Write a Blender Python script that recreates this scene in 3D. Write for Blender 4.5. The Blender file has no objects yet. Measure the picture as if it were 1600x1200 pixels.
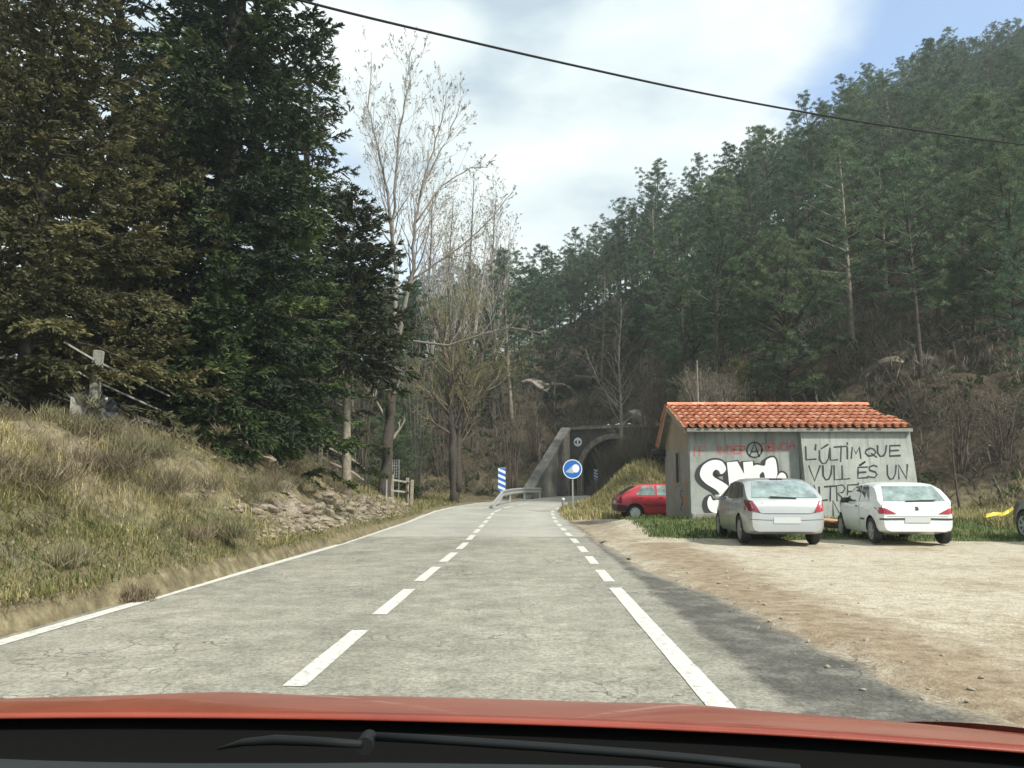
import bpy, bmesh, math, random
import numpy as np
from mathutils import Vector, Matrix
from mathutils.bvhtree import BVHTree
R = math.radians
SC = bpy.context.scene
COL = SC.collection
random.seed(7); np.random.seed(7)

# ------------------------------------------------------------------ camera
F = 1256.0; PITCH = math.atan(165/F); CAMZ = 1.25
cd = bpy.data.cameras.new('camera'); cam = bpy.data.objects.new('camera', cd); COL.objects.link(cam)
cd.sensor_width = 36; cd.lens = F/1600*36; cd.clip_start = 0.05; cd.clip_end = 3000
cam.location = (0, 0, CAMZ); cam.rotation_euler = (math.pi/2+PITCH, 0, 0)
SC.camera = cam
# ------------------------------------------------------------------ world, sun, exposure
SUN_DIR = Vector((0.62, -0.55, 0.80)).normalized()      # towards the sun: right and behind
SUN_EL = math.asin(SUN_DIR.z); SUN_AZ = math.atan2(SUN_DIR.x, SUN_DIR.y)
W = bpy.data.worlds.new("World"); SC.world = W; W.use_nodes = True
nt = W.node_tree; nt.nodes.clear(); N = nt.nodes.new; LK = nt.links.new
out = N('ShaderNodeOutputWorld'); mixs = N('ShaderNodeMixShader')
sky = N('ShaderNodeTexSky'); sky.sky_type = 'NISHITA'; sky.sun_disc = False
sky.sun_elevation = SUN_EL; sky.sun_rotation = SUN_AZ
bsky = N('ShaderNodeBackground'); bsky.inputs[1].default_value = 0.15; LK(sky.outputs[0], bsky.inputs[0])
bcl = N('ShaderNodeBackground'); bcl.inputs[1].default_value = 0.58
tc = N('ShaderNodeTexCoord'); mp = N('ShaderNodeMapping'); mp.inputs['Scale'].default_value = (1, 1, 2.2); mp.inputs['Location'].default_value = (0.35, .1, .2)
LK(tc.outputs['Generated'], mp.inputs[0])
n1 = N('ShaderNodeTexNoise'); n1.inputs['Scale'].default_value = 2.6; n1.inputs['Detail'].default_value = 7; n1.inputs['Roughness'].default_value = .52; n1.inputs['Distortion'].default_value = .25
LK(mp.outputs[0], n1.inputs['Vector'])
dv = N('ShaderNodeVectorMath'); dv.operation = 'DOT_PRODUCT'; dv.inputs[1].default_value = Vector((.62, 1, .60)).normalized(); LK(tc.outputs['Generated'], dv.inputs[0])
mr = N('ShaderNodeMapRange'); mr.inputs[1].default_value = .963; mr.inputs[2].default_value = 1.0; mr.inputs[3].default_value = 0; mr.inputs[4].default_value = .44; LK(dv.outputs['Value'], mr.inputs[0])
sb = N('ShaderNodeMath'); sb.operation = 'SUBTRACT'; LK(n1.outputs[0], sb.inputs[0]); LK(mr.outputs[0], sb.inputs[1])
cr = N('ShaderNodeMapRange'); cr.interpolation_type = 'SMOOTHSTEP'; cr.inputs[1].default_value = .22; cr.inputs[2].default_value = .46; cr.inputs[3].default_value = .06; cr.inputs[4].default_value = 1; LK(sb.outputs[0], cr.inputs[0])
n2 = N('ShaderNodeTexNoise'); n2.inputs['Scale'].default_value = 4.0; n2.inputs['Detail'].default_value = 6; n2.inputs['Roughness'].default_value = .5; LK(mp.outputs[0], n2.inputs['Vector'])
rp = N('ShaderNodeValToRGB'); e = rp.color_ramp.elements
e[0].position = .33; e[0].color = (.50, .62, .72, 1); e[1].position = .62; e[1].color = (1.0, 1.08, 1.06, 1)
e2 = e.new(.46); e2.color = (.80, .90, .92, 1)
LK(n2.outputs[0], rp.inputs[0]); LK(rp.outputs[0], bcl.inputs[0])
LK(cr.outputs[0], mixs.inputs[0]); LK(bsky.outputs[0], mixs.inputs[1]); LK(bcl.outputs[0], mixs.inputs[2]); LK(mixs.outputs[0], out.inputs[0])
sd = bpy.data.lights.new('sun', 'SUN'); sd.energy = 3.3; sd.angle = R(4.0); sd.color = (1, .965, .88)
sun = bpy.data.objects.new('sun', sd); COL.objects.link(sun); sun.rotation_euler = SUN_DIR.to_track_quat('Z', 'Y').to_euler()
SC.view_settings.view_transform = 'Standard'; SC.view_settings.look = 'None'; SC.view_settings.exposure = 0.92; SC.view_settings.gamma = 1
SC.cycles.max_bounces = 6; SC.cycles.diffuse_bounces = 3; SC.cycles.transparent_max_bounces = 8

# ------------------------------------------------------------------ helpers
def at(px, py, Y):
    """world point seen at photo pixel (px,py) at forward distance Y"""
    xn = (px-800)/F; zn = (600-py)/F; s, c = math.sin(PITCH), math.cos(PITCH)
    d = Vector((xn, c-zn*s, s+zn*c)); return Vector((0, 0, CAMZ)) + d*(Y/d.y)

def tag(o, label=None, cat=None, group=None, kind=None):
    if label: o['label'] = label
    if cat: o['category'] = cat
    if group: o['group'] = group
    if kind: o['kind'] = kind
    return o
def empty(name, loc=(0, 0, 0), rz=0, label=None, cat=None, group=None):
    o = bpy.data.objects.new(name, None); COL.objects.link(o); o.location = loc; o.rotation_euler = (0, 0, rz); o.empty_display_size = .3
    return tag(o, label, cat, group)
def link(name, me, parent=None, loc=None):
    o = bpy.data.objects.new(name, me); COL.objects.link(o)
    if parent: o.parent = parent
    if loc is not None: o.location = loc
    return o
def copy_tree(o, parent=None):
    c = o.copy(); COL.objects.link(c); c.parent = parent
    for ch in o.children: copy_tree(ch, c)
    return c
def npmesh(name, V, Fq, mats, mi=None, tint=None, smooth=False):
    """V (n,3); Fq list of (m,k) arrays"""
    me = bpy.data.meshes.new(name)
    if not isinstance(Fq, list): Fq = [Fq]
    Fq = [np.asarray(f, dtype=np.int32) for f in Fq if len(f)]
    V = np.asarray(V, dtype=np.float32)
    me.vertices.add(len(V)); me.vertices.foreach_set('co', V.ravel())
    nl = sum(f.size for f in Fq); nf = sum(len(f) for f in Fq)
    me.loops.add(nl); me.polygons.add(nf)
    me.loops.foreach_set('vertex_index', np.concatenate([f.ravel() for f in Fq]))
    tot = np.concatenate([np.full(len(f), f.shape[1], dtype=np.int32) for f in Fq])
    st = np.concatenate([[0], np.cumsum(tot)[:-1]]).astype(np.int32)
    me.polygons.foreach_set('loop_start', st)
    try: me.polygons.foreach_set('loop_total', tot)
    except Exception: pass
    for m in (mats if isinstance(mats, (list, tuple)) else [mats]): me.materials.append(m)
    if mi is not None: me.polygons.foreach_set('material_index', np.asarray(mi, dtype=np.int32))
    if smooth: me.polygons.foreach_set('use_smooth', np.ones(nf, dtype=bool))
    if tint is not None:
        a = me.attributes.new('tint', 'FLOAT', 'POINT'); a.data.foreach_set('value', np.asarray(tint, dtype=np.float32))
    me.update(calc_edges=True); me.validate()
    return me

class MB:
    def __init__(s): s.v = []; s.f = []; s.m = []; s.cur = 0; s.t = []
    def add(s, vs, fs, t=None):
        b = len(s.v); s.v += [tuple(v) for v in vs]; s.t += [t if t is not None else .5]*len(vs)
        for f in fs: s.f.append(tuple(i+b for i in f)); s.m.append(s.cur)
    def box(s, c, size, rot=None, taper=1.0):
        x, y, z = [k/2 for k in size]
        vs = [Vector((sx*x*(taper if sz > 0 else 1), sy*y*(taper if sz > 0 else 1), sz*z)) for sz in (-1, 1) for sy in (-1, 1) for sx in (-1, 1)]
        if rot is not None: vs = [rot @ v for v in vs]
        s.add([v+Vector(c) for v in vs], [(0, 2, 3, 1), (4, 5, 7, 6), (0, 1, 5, 4), (2, 6, 7, 3), (0, 4, 6, 2), (1, 3, 7, 5)])
    def bar(s, a, b, w, h):
        a, b = Vector(a), Vector(b); d = b-a; q = d.to_track_quat('X', 'Z').to_matrix(); s.box((a+b)/2, (d.length, w, h), q)
    def tube(s, pts, rad, n=6, cap=True, t=None):
        pts = [Vector(p) for p in pts]; rs = rad if isinstance(rad, (list, tuple)) else [rad]*len(pts)
        vs = []; up = Vector((.13, .27, .95))
        for i, p in enumerate(pts):
            d = (pts[min(i+1, len(pts)-1)]-pts[max(i-1, 0)]).normalized()
            a = d.cross(up if abs(d.dot(up)) < .95 else Vector((1, 0, 0))).normalized(); b = d.cross(a)
            for k in range(n): th = 2*math.pi*k/n; vs.append(p+(a*math.cos(th)+b*math.sin(th))*rs[i])
        fs = [(i*n+k, i*n+(k+1) % n, (i+1)*n+(k+1) % n, (i+1)*n+k) for i in range(len(pts)-1) for k in range(n)]
        if cap: fs += [tuple(range(n)), tuple(range(len(vs)-1, len(vs)-n-1, -1))]
        s.add(vs, fs, t)
    def lathe(s, prof, c, axis='Z', n=24):
        """prof list of (r, h) along axis"""
        vs = []; c = Vector(c)
        for r, h in prof:
            for k in range(n):
                th = 2*math.pi*k/n; a, b = r*math.cos(th), r*math.sin(th)
                vs.append(c+(Vector((a, b, h)) if axis == 'Z' else Vector((h, a, b)) if axis == 'X' else Vector((a, h, b))))
        fs = [(i*n+k, i*n+(k+1) % n, (i+1)*n+(k+1) % n, (i+1)*n+k) for i in range(len(prof)-1) for k in range(n)]
        fs += [tuple(range(n)), tuple(range(len(vs)-1, len(vs)-n-1, -1))]
        s.add(vs, fs)
    def prism(s, poly, off):
        n = len(poly); off = Vector(off); vs = [Vector(p) for p in poly]+[Vector(p)+off for p in poly]
        s.add(vs, [tuple(range(n)), tuple(range(2*n-1, n-1, -1))]+[(i, (i+1) % n, n+(i+1) % n, n+i) for i in range(n)])
    def build(s, name, mats, parent=None, smooth=False, bevel=0, tint=False, loc=None):
        me = bpy.data.meshes.new(name); me.from_pydata(s.v, [], s.f)
        for m in (mats if isinstance(mats, (list, tuple)) else [mats]): me.materials.append(m)
        me.polygons.foreach_set('material_index', s.m)
        if tint: me.attributes.new('tint', 'FLOAT', 'POINT').data.foreach_set('value', s.t)
        bm = bmesh.new(); bm.from_mesh(me); bmesh.ops.recalc_face_normals(bm, faces=bm.faces)
        if bevel: bmesh.ops.bevel(bm, geom=list(bm.edges), offset=bevel, segments=1, affect='EDGES', clamp_overlap=True)
        bm.to_mesh(me); bm.free()
        if smooth: me.polygons.foreach_set('use_smooth', [True]*len(me.polygons))
        return link(name, me, parent, loc)

def h2(ix, iy, s):
    v = np.sin(ix*127.1+iy*311.7+s*74.7)*43758.5453; return v-np.floor(v)
def vn(x, y, s=0):
    x = np.asarray(x, float); y = np.asarray(y, float)
    ix, iy = np.floor(x), np.floor(y); fx, fy = x-ix, y-iy; fx = fx*fx*(3-2*fx); fy = fy*fy*(3-2*fy)
    a, b, c, d = h2(ix, iy, s), h2(ix+1, iy, s), h2(ix, iy+1, s), h2(ix+1, iy+1, s)
    return (a*(1-fx)+b*fx)*(1-fy)+(c*(1-fx)+d*fx)*fy
def fbm(x, y, s=0, o=4):
    t = 0; a = .5
    for i in range(o): t = t+a*vn(np.asarray(x)*2**i, np.asarray(y)*2**i, s+i*3); a *= .5
    return t-.47
def sst(a, b, x): t = np.clip((np.asarray(x, float)-a)/(b-a), 0, 1); return t*t*(3-2*t)

# ------------------------------------------------------------------ materials
def newmat(name):
    m = bpy.data.materials.new(name); m.use_nodes = True; nt = m.node_tree
    return m, nt, nt.nodes['Principled BSDF']
def P(name, col, rough=.6, metal=0, coat=0, spec=.5, var=.0, scale=8, bump=0, bscale=60, col2=None, stretch=0, dirt=None):
    m, nt, b = newmat(name); N = nt.nodes.new; L = nt.links.new
    b.inputs['Roughness'].default_value = rough; b.inputs['Metallic'].default_value = metal
    b.inputs['Coat Weight'].default_value = coat; b.inputs['Specular IOR Level'].default_value = spec
    b.inputs['Base Color'].default_value = (*col, 1)
    if var or col2 or bump: tc = N('ShaderNodeTexCoord')
    if var or col2:
        n = N('ShaderNodeTexNoise'); n.inputs['Scale'].default_value = scale; n.inputs['Detail'].default_value = 6; n.inputs['Roughness'].default_value = .65
        src = tc.outputs['Object']
        if stretch:
            mp = N('ShaderNodeMapping'); mp.inputs['Scale'].default_value = (1, 1, stretch); L(src, mp.inputs[0]); src = mp.outputs[0]
        L(src, n.inputs['Vector'])
        r = N('ShaderNodeValToRGB'); r.color_ramp.elements[0].position = .33; r.color_ramp.elements[1].position = .68
        c2 = col2 or tuple(min(1, c*(1+var)) for c in col); c1 = col if col2 else tuple(c*(1-var) for c in col)
        r.color_ramp.elements[0].color = (*c1, 1); r.color_ramp.elements[1].color = (*c2, 1)
        L(n.outputs[0], r.inputs[0]); L(r.outputs[0], b.inputs['Base Color'])
        if dirt:   # vertical run-off streaks and blotches
            mp2 = N('ShaderNodeMapping'); mp2.inputs['Scale'].default_value = (3.2, 3.2, .22); L(tc.outputs['Object'], mp2.inputs[0])
            d = N('ShaderNodeTexNoise'); d.inputs['Scale'].default_value = 2.0; d.inputs['Detail'].default_value = 7; d.inputs['Roughness'].default_value = .62; L(mp2.outputs[0], d.inputs['Vector'])
            dr = N('ShaderNodeMapRange'); dr.inputs[1].default_value = .50; dr.inputs[2].default_value = .72; dr.inputs[4].default_value = .75; L(d.outputs[0], dr.inputs[0])
            mx = N('ShaderNodeMix'); mx.data_type = 'RGBA'; L(dr.outputs[0], mx.inputs['Factor']); L(r.outputs[0], mx.inputs['A']); mx.inputs['B'].default_value = (*dirt, 1); L(mx.outputs['Result'], b.inputs['Base Color'])
    if bump:
        n = N('ShaderNodeTexNoise'); n.inputs['Scale'].default_value = bscale; n.inputs['Detail'].default_value = 5; L(tc.outputs['Object'], n.inputs['Vector'])
        bp = N('ShaderNodeBump'); bp.inputs['Strength'].default_value = bump; bp.inputs['Distance'].default_value = .03; L(n.outputs[0], bp.inputs['Height']); L(bp.outputs[0], b.inputs['Normal'])
    return m
def foliage(name, c1, c2, c3=None, trans=.25, hue=.25):
    """tint attribute mixes c1..c2(..c3); each plant varies a little"""
    m, nt, b = newmat(name); N = nt.nodes.new; L = nt.links.new
    a = N('ShaderNodeAttribute'); a.attribute_name = 'tint'
    r = N('ShaderNodeValToRGB'); r.color_ramp.elements[0].color = (*c1, 1); r.color_ramp.elements[1].color = (*(c3 or c2), 1)
    if c3: r.color_ramp.elements.new(.6).color = (*c2, 1)
    L(a.outputs['Fac'], r.inputs[0])
    oi = N('ShaderNodeObjectInfo'); mm = N('ShaderNodeMapRange'); mm.inputs[3].default_value = 1-hue; mm.inputs[4].default_value = 1+hue; L(oi.outputs['Random'], mm.inputs[0])
    mu = N('ShaderNodeVectorMath'); mu.operation = 'SCALE'
    if hue > .2:
        hs_ = N('ShaderNodeHueSaturation'); ma = N('ShaderNodeMath'); ma.operation = 'MULTIPLY'; ma.inputs[1].default_value = 7.31; fr = N('ShaderNodeMath'); fr.operation = 'FRACT'; m2_ = N('ShaderNodeMapRange'); m2_.inputs[3].default_value = .462; m2_.inputs[4].default_value = .525
        L(oi.outputs['Random'], ma.inputs[0]); L(ma.outputs[0], fr.inputs[0]); L(fr.outputs[0], m2_.inputs[0]); L(m2_.outputs[0], hs_.inputs['Hue']); L(r.outputs[0], hs_.inputs['Color']); L(hs_.outputs[0], mu.inputs[0])
    else: L(r.outputs[0], mu.inputs[0])
    L(mm.outputs[0], mu.inputs['Scale'])
    L(mu.outputs[0], b.inputs['Base Color']); b.inputs['Roughness'].default_value = .75; b.inputs['Specular IOR Level'].default_value = .25
    if trans:
        t = N('ShaderNodeBsdfTranslucent'); L(mu.outputs[0], t.inputs[0]); mx = N('ShaderNodeMixShader'); mx.inputs[0].default_value = trans
        L(b.outputs[0], mx.inputs[1]); L(t.outputs[0], mx.inputs[2]); L(mx.outputs[0], nt.nodes['Material Output'].inputs[0])
    return m

M = {}
M['fir'] = foliage('fir_needles', (.014, .022, .012), (.030, .046, .022), (.085, .115, .034), .15, .15)
M['fir_brown'] = foliage('browning_needles', (.048, .050, .024), (.112, .110, .050), (.21, .19, .08), .25, .15)
M['fir_bright'] = foliage('young_fir_needles', (.030, .05, .02), (.06, .095, .032), (.13, .18, .055), .25, .15)
M['fir_mid'] = foliage('spruce_needles', (.02, .028, .012), (.045, .055, .022), (.075, .08, .03), .2, .15)
M['pine'] = foliage('pine_needles', (.036, .062, .036), (.084, .13, .073), (.15, .20, .108), .3, .42)
M['pine_pale'] = foliage('pale_pine_needles', (.065, .095, .052), (.125, .175, .095), (.20, .25, .13), .3, .12)
M['bark'] = P('bark', (.055, .045, .035), .9, var=.5, scale=14, bump=.8, bscale=25)
M['bark_pale'] = P('pale_bark', (.12, .10, .075), .9, col2=(.30, .27, .21), scale=9, bump=.7, bscale=22)
M['bark_pop'] = P('poplar_bark', (.13, .115, .095), .85, col2=(.27, .24, .205), scale=6, bump=.4, bscale=30)
M['twig'] = P('grey_twig', (.36, .345, .315), .85, var=.4, scale=3)
M['twig_yel'] = P('yellow_twig', (.20, .17, .085), .85, var=.4, scale=3)
M['twig_dark'] = P('dark_twig', (.085, .065, .05), .9, var=.4, scale=3)
M['bud'] = P('bud', (.23, .19, .13), .8)
M['grass'] = foliage('grass_blade', (.125, .13, .048), (.27, .24, .105), (.53, .46, .24), .3, .0)
M['grass_green'] = foliage('green_blade', (.045, .08, .02), (.10, .14, .04), (.22, .2, .09), .3, .0)
M['under'] = foliage('brush_twig', (.055, .047, .034), (.125, .108, .08), (.22, .195, .15), .0, .0)
M['leafbush'] = foliage('shrub_leaf', (.03, .05, .02), (.07, .095, .04), (.12, .13, .06), .25, .2)
M['rock'] = P('rock', (.15, .12, .088), .9, col2=(.35, .295, .225), scale=5, bump=.8, bscale=14)
M['rock_dark'] = P('rock_dark', (.10, .085, .065), .9, col2=(.27, .24, .20), scale=2.2, bump=.9, bscale=6)
M['concrete'] = P('concrete', (.17, .16, .14), .9, col2=(.32, .31, .275), scale=1.3, bump=.5, bscale=18, dirt=(.08, .075, .065))
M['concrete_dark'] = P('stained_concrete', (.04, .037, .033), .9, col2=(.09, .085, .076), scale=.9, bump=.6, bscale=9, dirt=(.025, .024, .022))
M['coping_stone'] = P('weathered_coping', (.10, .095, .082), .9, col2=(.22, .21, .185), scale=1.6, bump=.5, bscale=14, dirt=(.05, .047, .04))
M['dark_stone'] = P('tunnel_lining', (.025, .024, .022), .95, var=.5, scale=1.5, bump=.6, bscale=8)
M['galv'] = P('galvanised_steel', (.42, .43, .42), .5, metal=.6, var=.15, scale=20)
M['white'] = P('white_paint', (.78, .78, .75), .6)
M['blue'] = P('sign_blue', (.012, .13, .48), .4)
M['signwhite'] = P('sign_white', (.75, .78, .8), .45)
M['grey_sign'] = P('sign_grey', (.35, .42, .47), .5)
M['blackpaint'] = P('black_spray', (.03, .03, .032), .7)
M['redpaint'] = P('red_spray', (.50, .07, .06), .8, col2=(.46, .16, .13), scale=6)
M['orangepaint'] = P('orange_spray', (.40, .17, .07), .8, col2=(.3, .2, .14), scale=6)
M['whitespray'] = P('white_spray', (.72, .74, .72), .7, var=.06, scale=3)
M['rubber'] = P('rubber', (.018, .018, .018), .75)
M['black'] = P('black_plastic', (.02, .021, .022), .55)
M['rim'] = P('alloy_rim', (.42, .43, .43), .4, metal=.6)
M['hubcap'] = P('hubcap_white', (.62, .64, .64), .45, metal=.2)
M['cable'] = P('cable', (.022, .022, .022), .8, spec=.1)
M['weed'] = foliage('dry_weed', (.085, .075, .042), (.165, .148, .085), (.28, .25, .155), .1, .25)
M['wood'] = P('weathered_wood', (.20, .17, .13), .9, col2=(.38, .34, .27), scale=7, bump=.5, bscale=30)
# ------------------------------------------------------------------ ground
RY = [-20, 0, 6, 12, 18, 30, 38, 42, 46, 50, 54, 58, 62, 70, 80]
RX = [-1.7, -1.5, -1.4, -1.28, -1.12, -1.0, -.85, -.2, 1.0, 2.8, 5.0, 7.4, 9.6, 13.6, 18]
RZ = [0, 0, 0, 0, 0, .06, .22, .36, .5, .62, .72, .8, .82, .85, .9]
def smooth_tab(xs, ys):
    t = np.linspace(xs[0], xs[-1], 600); v = np.interp(t, xs, ys); k = np.hanning(25); k /= k.sum()
    v2 = np.convolve(np.pad(v, 12, mode='edge'), k, mode='valid'); return t, v2
_ty, _tx = smooth_tab(RY, RX); _tz = smooth_tab(RY, RZ)[1]
def road_c(y): return np.interp(y, _ty, _tx)
def road_z(y): return np.interp(y, _ty, _tz)
_slope = np.gradient(_tx, _ty)
def road_b(x, y):
    """signed distance from the centreline (right positive), good enough near the road"""
    m = np.interp(y, _ty, _slope); return (x-road_c(y))/np.sqrt(1+m*m)
TC = Vector((7.6, 60.0)); TT = Vector((.5, .866)); TNR = Vector((.866, -.5))     # tunnel mouth: centre, axis, right
def tun(x, y): return (x-TC.x)*TT.x+(y-TC.y)*TT.y, (x-TC.x)*TNR.x+(y-TC.y)*TNR.y  # along, across

FX = [-200, -60, -25, -12, 2, 3.6, 5.5, 8, 12, 16, 20, 26, 34, 60, 120, 300]
FY = [60, 58, 56, 54, 51.5, 51.5, 46, 36, 33, 30.5, 29, 27, 24, 16, 4, -20]
PX0 = [800, 870, 935, 1000, 1040, 1080, 1200, 1400, 1600, 2000, 4000]; Y0 = [51.5, 56, 57, 52, 43, 36, 33, 29.5, 26.5, 22, 10]
PXS = [-2000, 0, 600, 700, 800, 870, 950, 1050, 1150, 1250, 1350, 1500, 1600, 1900, 4000]
TAN = [.15, .15, .15, .145, .155, .195, .232, .275, .31, .345, .415, .49, .55, .62, .64]
def hill(x, y):
    px = 800+F*x/np.maximum(y, 5); y0 = np.where(x > 2, np.interp(px, PX0, Y0), np.interp(x, FX, FY)); u = np.maximum(y-y0, 0)*.95
    a = np.interp(px, [1150, 1500], [.64, .70])*u*sst(0, 5, u)+.0
    px = 800+F*x/np.maximum(y, 5); T = np.interp(px, PXS, TAN)*np.maximum(y, 20)
    k = 2.5; mx = np.minimum(a, T); d = np.abs(a-T); s = mx-k*.25*np.maximum(1-d/k/2, 0)**2
    s = np.maximum(s, 0)
    far = np.maximum(y-150, 0); s = s-far*.5
    return np.maximum(s, 0)
def ground_z(x, y):
    x = np.asarray(x, float); y = np.asarray(y, float)
    zr = road_z(y); b = road_b(x, y)
    # left bank
    dl = np.maximum(-b-2.95, 0)
    Hb = np.interp(y, [-20, 0, 8, 15, 20, 28, 34, 38, 44, 60], [2.6, 2.5, 2.4, 2.3, 2.1, 1.7, 1.1, .45, .12, 0])
    wid = np.interp(y, [0, 15, 28, 36], [2.9, 3.2, 3.0, 2.0])
    n = fbm(x*.9, y*.9, 5, 4); n2 = fbm(x*3.1, y*3.1, 9, 3)
    L = Hb*sst(-.25, 1.0, dl/wid)*1.0+np.maximum(dl-wid, 0)*np.interp(y, [0, 34, 45], [.10, .05, .02])
    L = L-Hb*.104*(dl <= 0)
    L = np.maximum(L, 0)+sst(.15, 1.2, dl)*(n*.75*np.clip(Hb/2, .15, 1)+n2*.22)
    # right side: lot, grassy rise, mound
    dr = np.maximum(b-2.9, 0)
    lot = np.interp(y, [0, 12, 19, 21, 23.6, 25, 29, 33, 40, 50], [-.02, 0, .05, .08, .38, .36, .13, .14, .42, .5])
    Rr = sst(0, 2.0, dr)*(lot-zr)+sst(.1, 1, dr)*fbm(x*1.2, y*1.2, 3, 4)*np.where(y < 19.5, .05, .13)
    mound = 2.25*np.exp(-(((x-7.4)/2.7)**2+((y-45)/4.6)**2))*sst(.1, 3.0, b-2.9)
    mound = mound+1.2*np.exp(-(((x-6.0)/1.8)**2+((y-39)/3.5)**2))*sst(.1, 2.6, b-2.9)
    mound = mound+2.7*np.exp(-(((x-8.6)/2.2)**2+((y-53)/3.2)**2))*sst(.2, 3.0, b-2.9)
    Rr = Rr+mound*(1+.3*n)
    z = zr+np.where(b < 0, L, Rr)
    hh = hill(x, y); rough = sst(.5, 6, hh)
    z = z+hh+rough*(fbm(x*.16, y*.16, 21, 4)*4.0+fbm(x*.7, y*.7, 22, 3)*.9)
    # cutting for the road, and the portal
    al, ac = tun(x, y)
    near = (y > 46) & (y < 75)
    br = np.abs(b); wq = (x-1.15)*.961-(y-52.0)*.277; side = np.where(b > 0, np.maximum(br-3.0, 0)*1.15, np.where((wq < -.15) | (y < 51.8) & (br > 3.2), 50, 0))
    cut = zr+side+np.maximum(al+.0, 0)*0
    inroad = near & (al < .25) & (br < 9)
    z = np.where(inroad, np.minimum(z, cut), z)
    cover = near & (al >= .25) & (np.abs(ac) < 12)
    z = np.where(cover, np.maximum(z, 5.75+.6*np.minimum(al, 40)-1.0*np.maximum(np.abs(ac)-4.4, 0)+fbm(x*.5, y*.5, 4, 3)*.6), z)
    cap = near & (al > -.6) & (al < 8) & (np.abs(ac) < 7)
    z = np.where(cap, np.minimum(z, 5.95+.85*np.maximum(al, 0)+1.2*np.maximum(np.abs(ac)-4.5, 0)), z)
    return z
def gz(x, y): return float(ground_z(np.array([x]), np.array([y]))[0])

def grid_axis(spec):
    a = [spec[0][0]]
    for (s, e, d) in spec:
        n = max(1, int(round((e-s)/d))); a += list(np.linspace(s, e, n+1)[1:])
    return np.array(a)
xs = grid_axis([(-150, -40, 6), (-40, -12, 1), (-12, 14, .22), (14, 34, .7), (34, 80, 2), (80, 230, 6)])
ys = grid_axis([(-14, 2, 1.0), (2, 40, .25), (40, 72, .5), (72, 110, 1.5), (110, 190, 4)])
GX, GY = np.meshgrid(xs, ys); GZ = ground_z(GX, GY)
GX2 = GX.copy(); GY2 = GY.copy()
bb = road_b(GX, GY); al, ac = tun(GX, GY)
SHY = [-10, 3, 6, 9, 13, 18, 25, 33, 40]; SHW = [4.1, 4.05, 4.02, 3.9, 3.42, 3.3, 3.15, 3.0, 2.95]
underroad = (bb > -2.95) & (bb < np.interp(GY, SHY, SHW)-.05) & (GY < 78)
GZ = np.where(underroad & ~((al > .25) & (np.abs(ac) < 7)), road_z(GY)-.05-.02*np.maximum(bb-2.9, 0), GZ)
nx, ny = len(xs), len(ys)
V = np.stack([GX2, GY2, GZ], -1).reshape(-1, 3)
idx = np.arange(nx*ny).reshape(ny, nx)
Q = np.stack([idx[:-1, :-1], idx[:-1, 1:], idx[1:, 1:], idx[1:, :-1]], -1).reshape(-1, 4)
C = V[Q].mean(1); zsp = V[Q][:, :, 2].max(1)-V[Q][:, :, 2].min(1); ca, cc = tun(C[:, 0], C[:, 1])
kill = (np.abs(cc) < 2.75) & (ca > -.7) & (ca < 1.2) & (zsp > 1.2) & (V[Q][:, :, 2].min(1) < 2.2)
Q = Q[~kill]
gm, gnt, gb = newmat('ground_cover'); GN = gnt.nodes.new; GL = gnt.links.new
gb.inputs['Roughness'].default_value = .95; gb.inputs['Specular IOR Level'].default_value = .2
gtc = GN('ShaderNodeTexCoord')
def gnoise(scale, det=6, rough=.6):
    n = GN('ShaderNodeTexNoise'); n.inputs['Scale'].default_value = scale; n.inputs['Detail'].default_value = det; n.inputs['Roughness'].default_value = rough; GL(gtc.outputs['Object'], n.inputs['Vector']); return n.outputs[0]
def gramp(src, cols):
    r = GN('ShaderNodeValToRGB'); el = r.color_ramp.elements
    el[0].position, el[0].color = cols[0][0], (*cols[0][1], 1); el[1].position, el[1].color = cols[-1][0], (*cols[-1][1], 1)
    for p, c in cols[1:-1]: x = el.new(p); x.color = (*c, 1)
    GL(src, r.inputs[0]); return r.outputs[0]
def gmix(fac, a, b, soft=.18, jit=None):
    """a->b where fac (0..1) beats a noise"""
    s = GN('ShaderNodeMath'); s.operation = 'SUBTRACT'; GL(fac, s.inputs[0]); GL(jit, s.inputs[1])
    m = GN('ShaderNodeMapRange'); m.inputs[1].default_value = -soft; m.inputs[2].default_value = soft; GL(s.outputs[0], m.inputs[0])
    x = GN('ShaderNodeMix'); x.data_type = 'RGBA'; GL(m.outputs[0], x.inputs['Factor']); GL(a, x.inputs['A']); GL(b, x.inputs['B']); return x.outputs['Result']
jn = gnoise(1.6, 8, .65); fine = gnoise(28, 4); mid = gnoise(5, 7, .7); big = gnoise(.35, 5)
lotp = gramp(gnoise(.5, 7, .68), [(.35, (.72, .66, .58)), (.5, (1, 1, 1)), (.68, (1.08, 1.09, 1.08))])
lotc = gramp(mid, [(.3, (.30, .258, .195)), (.52, (.44, .395, .31)), (.7, (.51, .47, .385))])
peb = gramp(fine, [(.35, (.62, .60, .58)), (.55, (1, 1, 1)), (.72, (1.25, 1.2, 1.12))])
mlt = GN('ShaderNodeMix'); mlt.data_type = 'RGBA'; mlt.blend_type = 'MULTIPLY'; mlt.inputs['Factor'].default_value = .8; GL(lotc, mlt.inputs['A']); GL(peb, mlt.inputs['B']); lotc = mlt.outputs['Result']
mlt = GN('ShaderNodeMix'); mlt.data_type = 'RGBA'; mlt.blend_type = 'MULTIPLY'; mlt.inputs['Factor'].default_value = .9; GL(lotc, mlt.inputs['A']); GL(lotp, mlt.inputs['B']); lotc = mlt.outputs['Result']
redc = gramp(mid, [(.3, (.14, .105, .072)), (.5, (.25, .195, .132)), (.72, (.36, .30, .215))])
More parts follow.
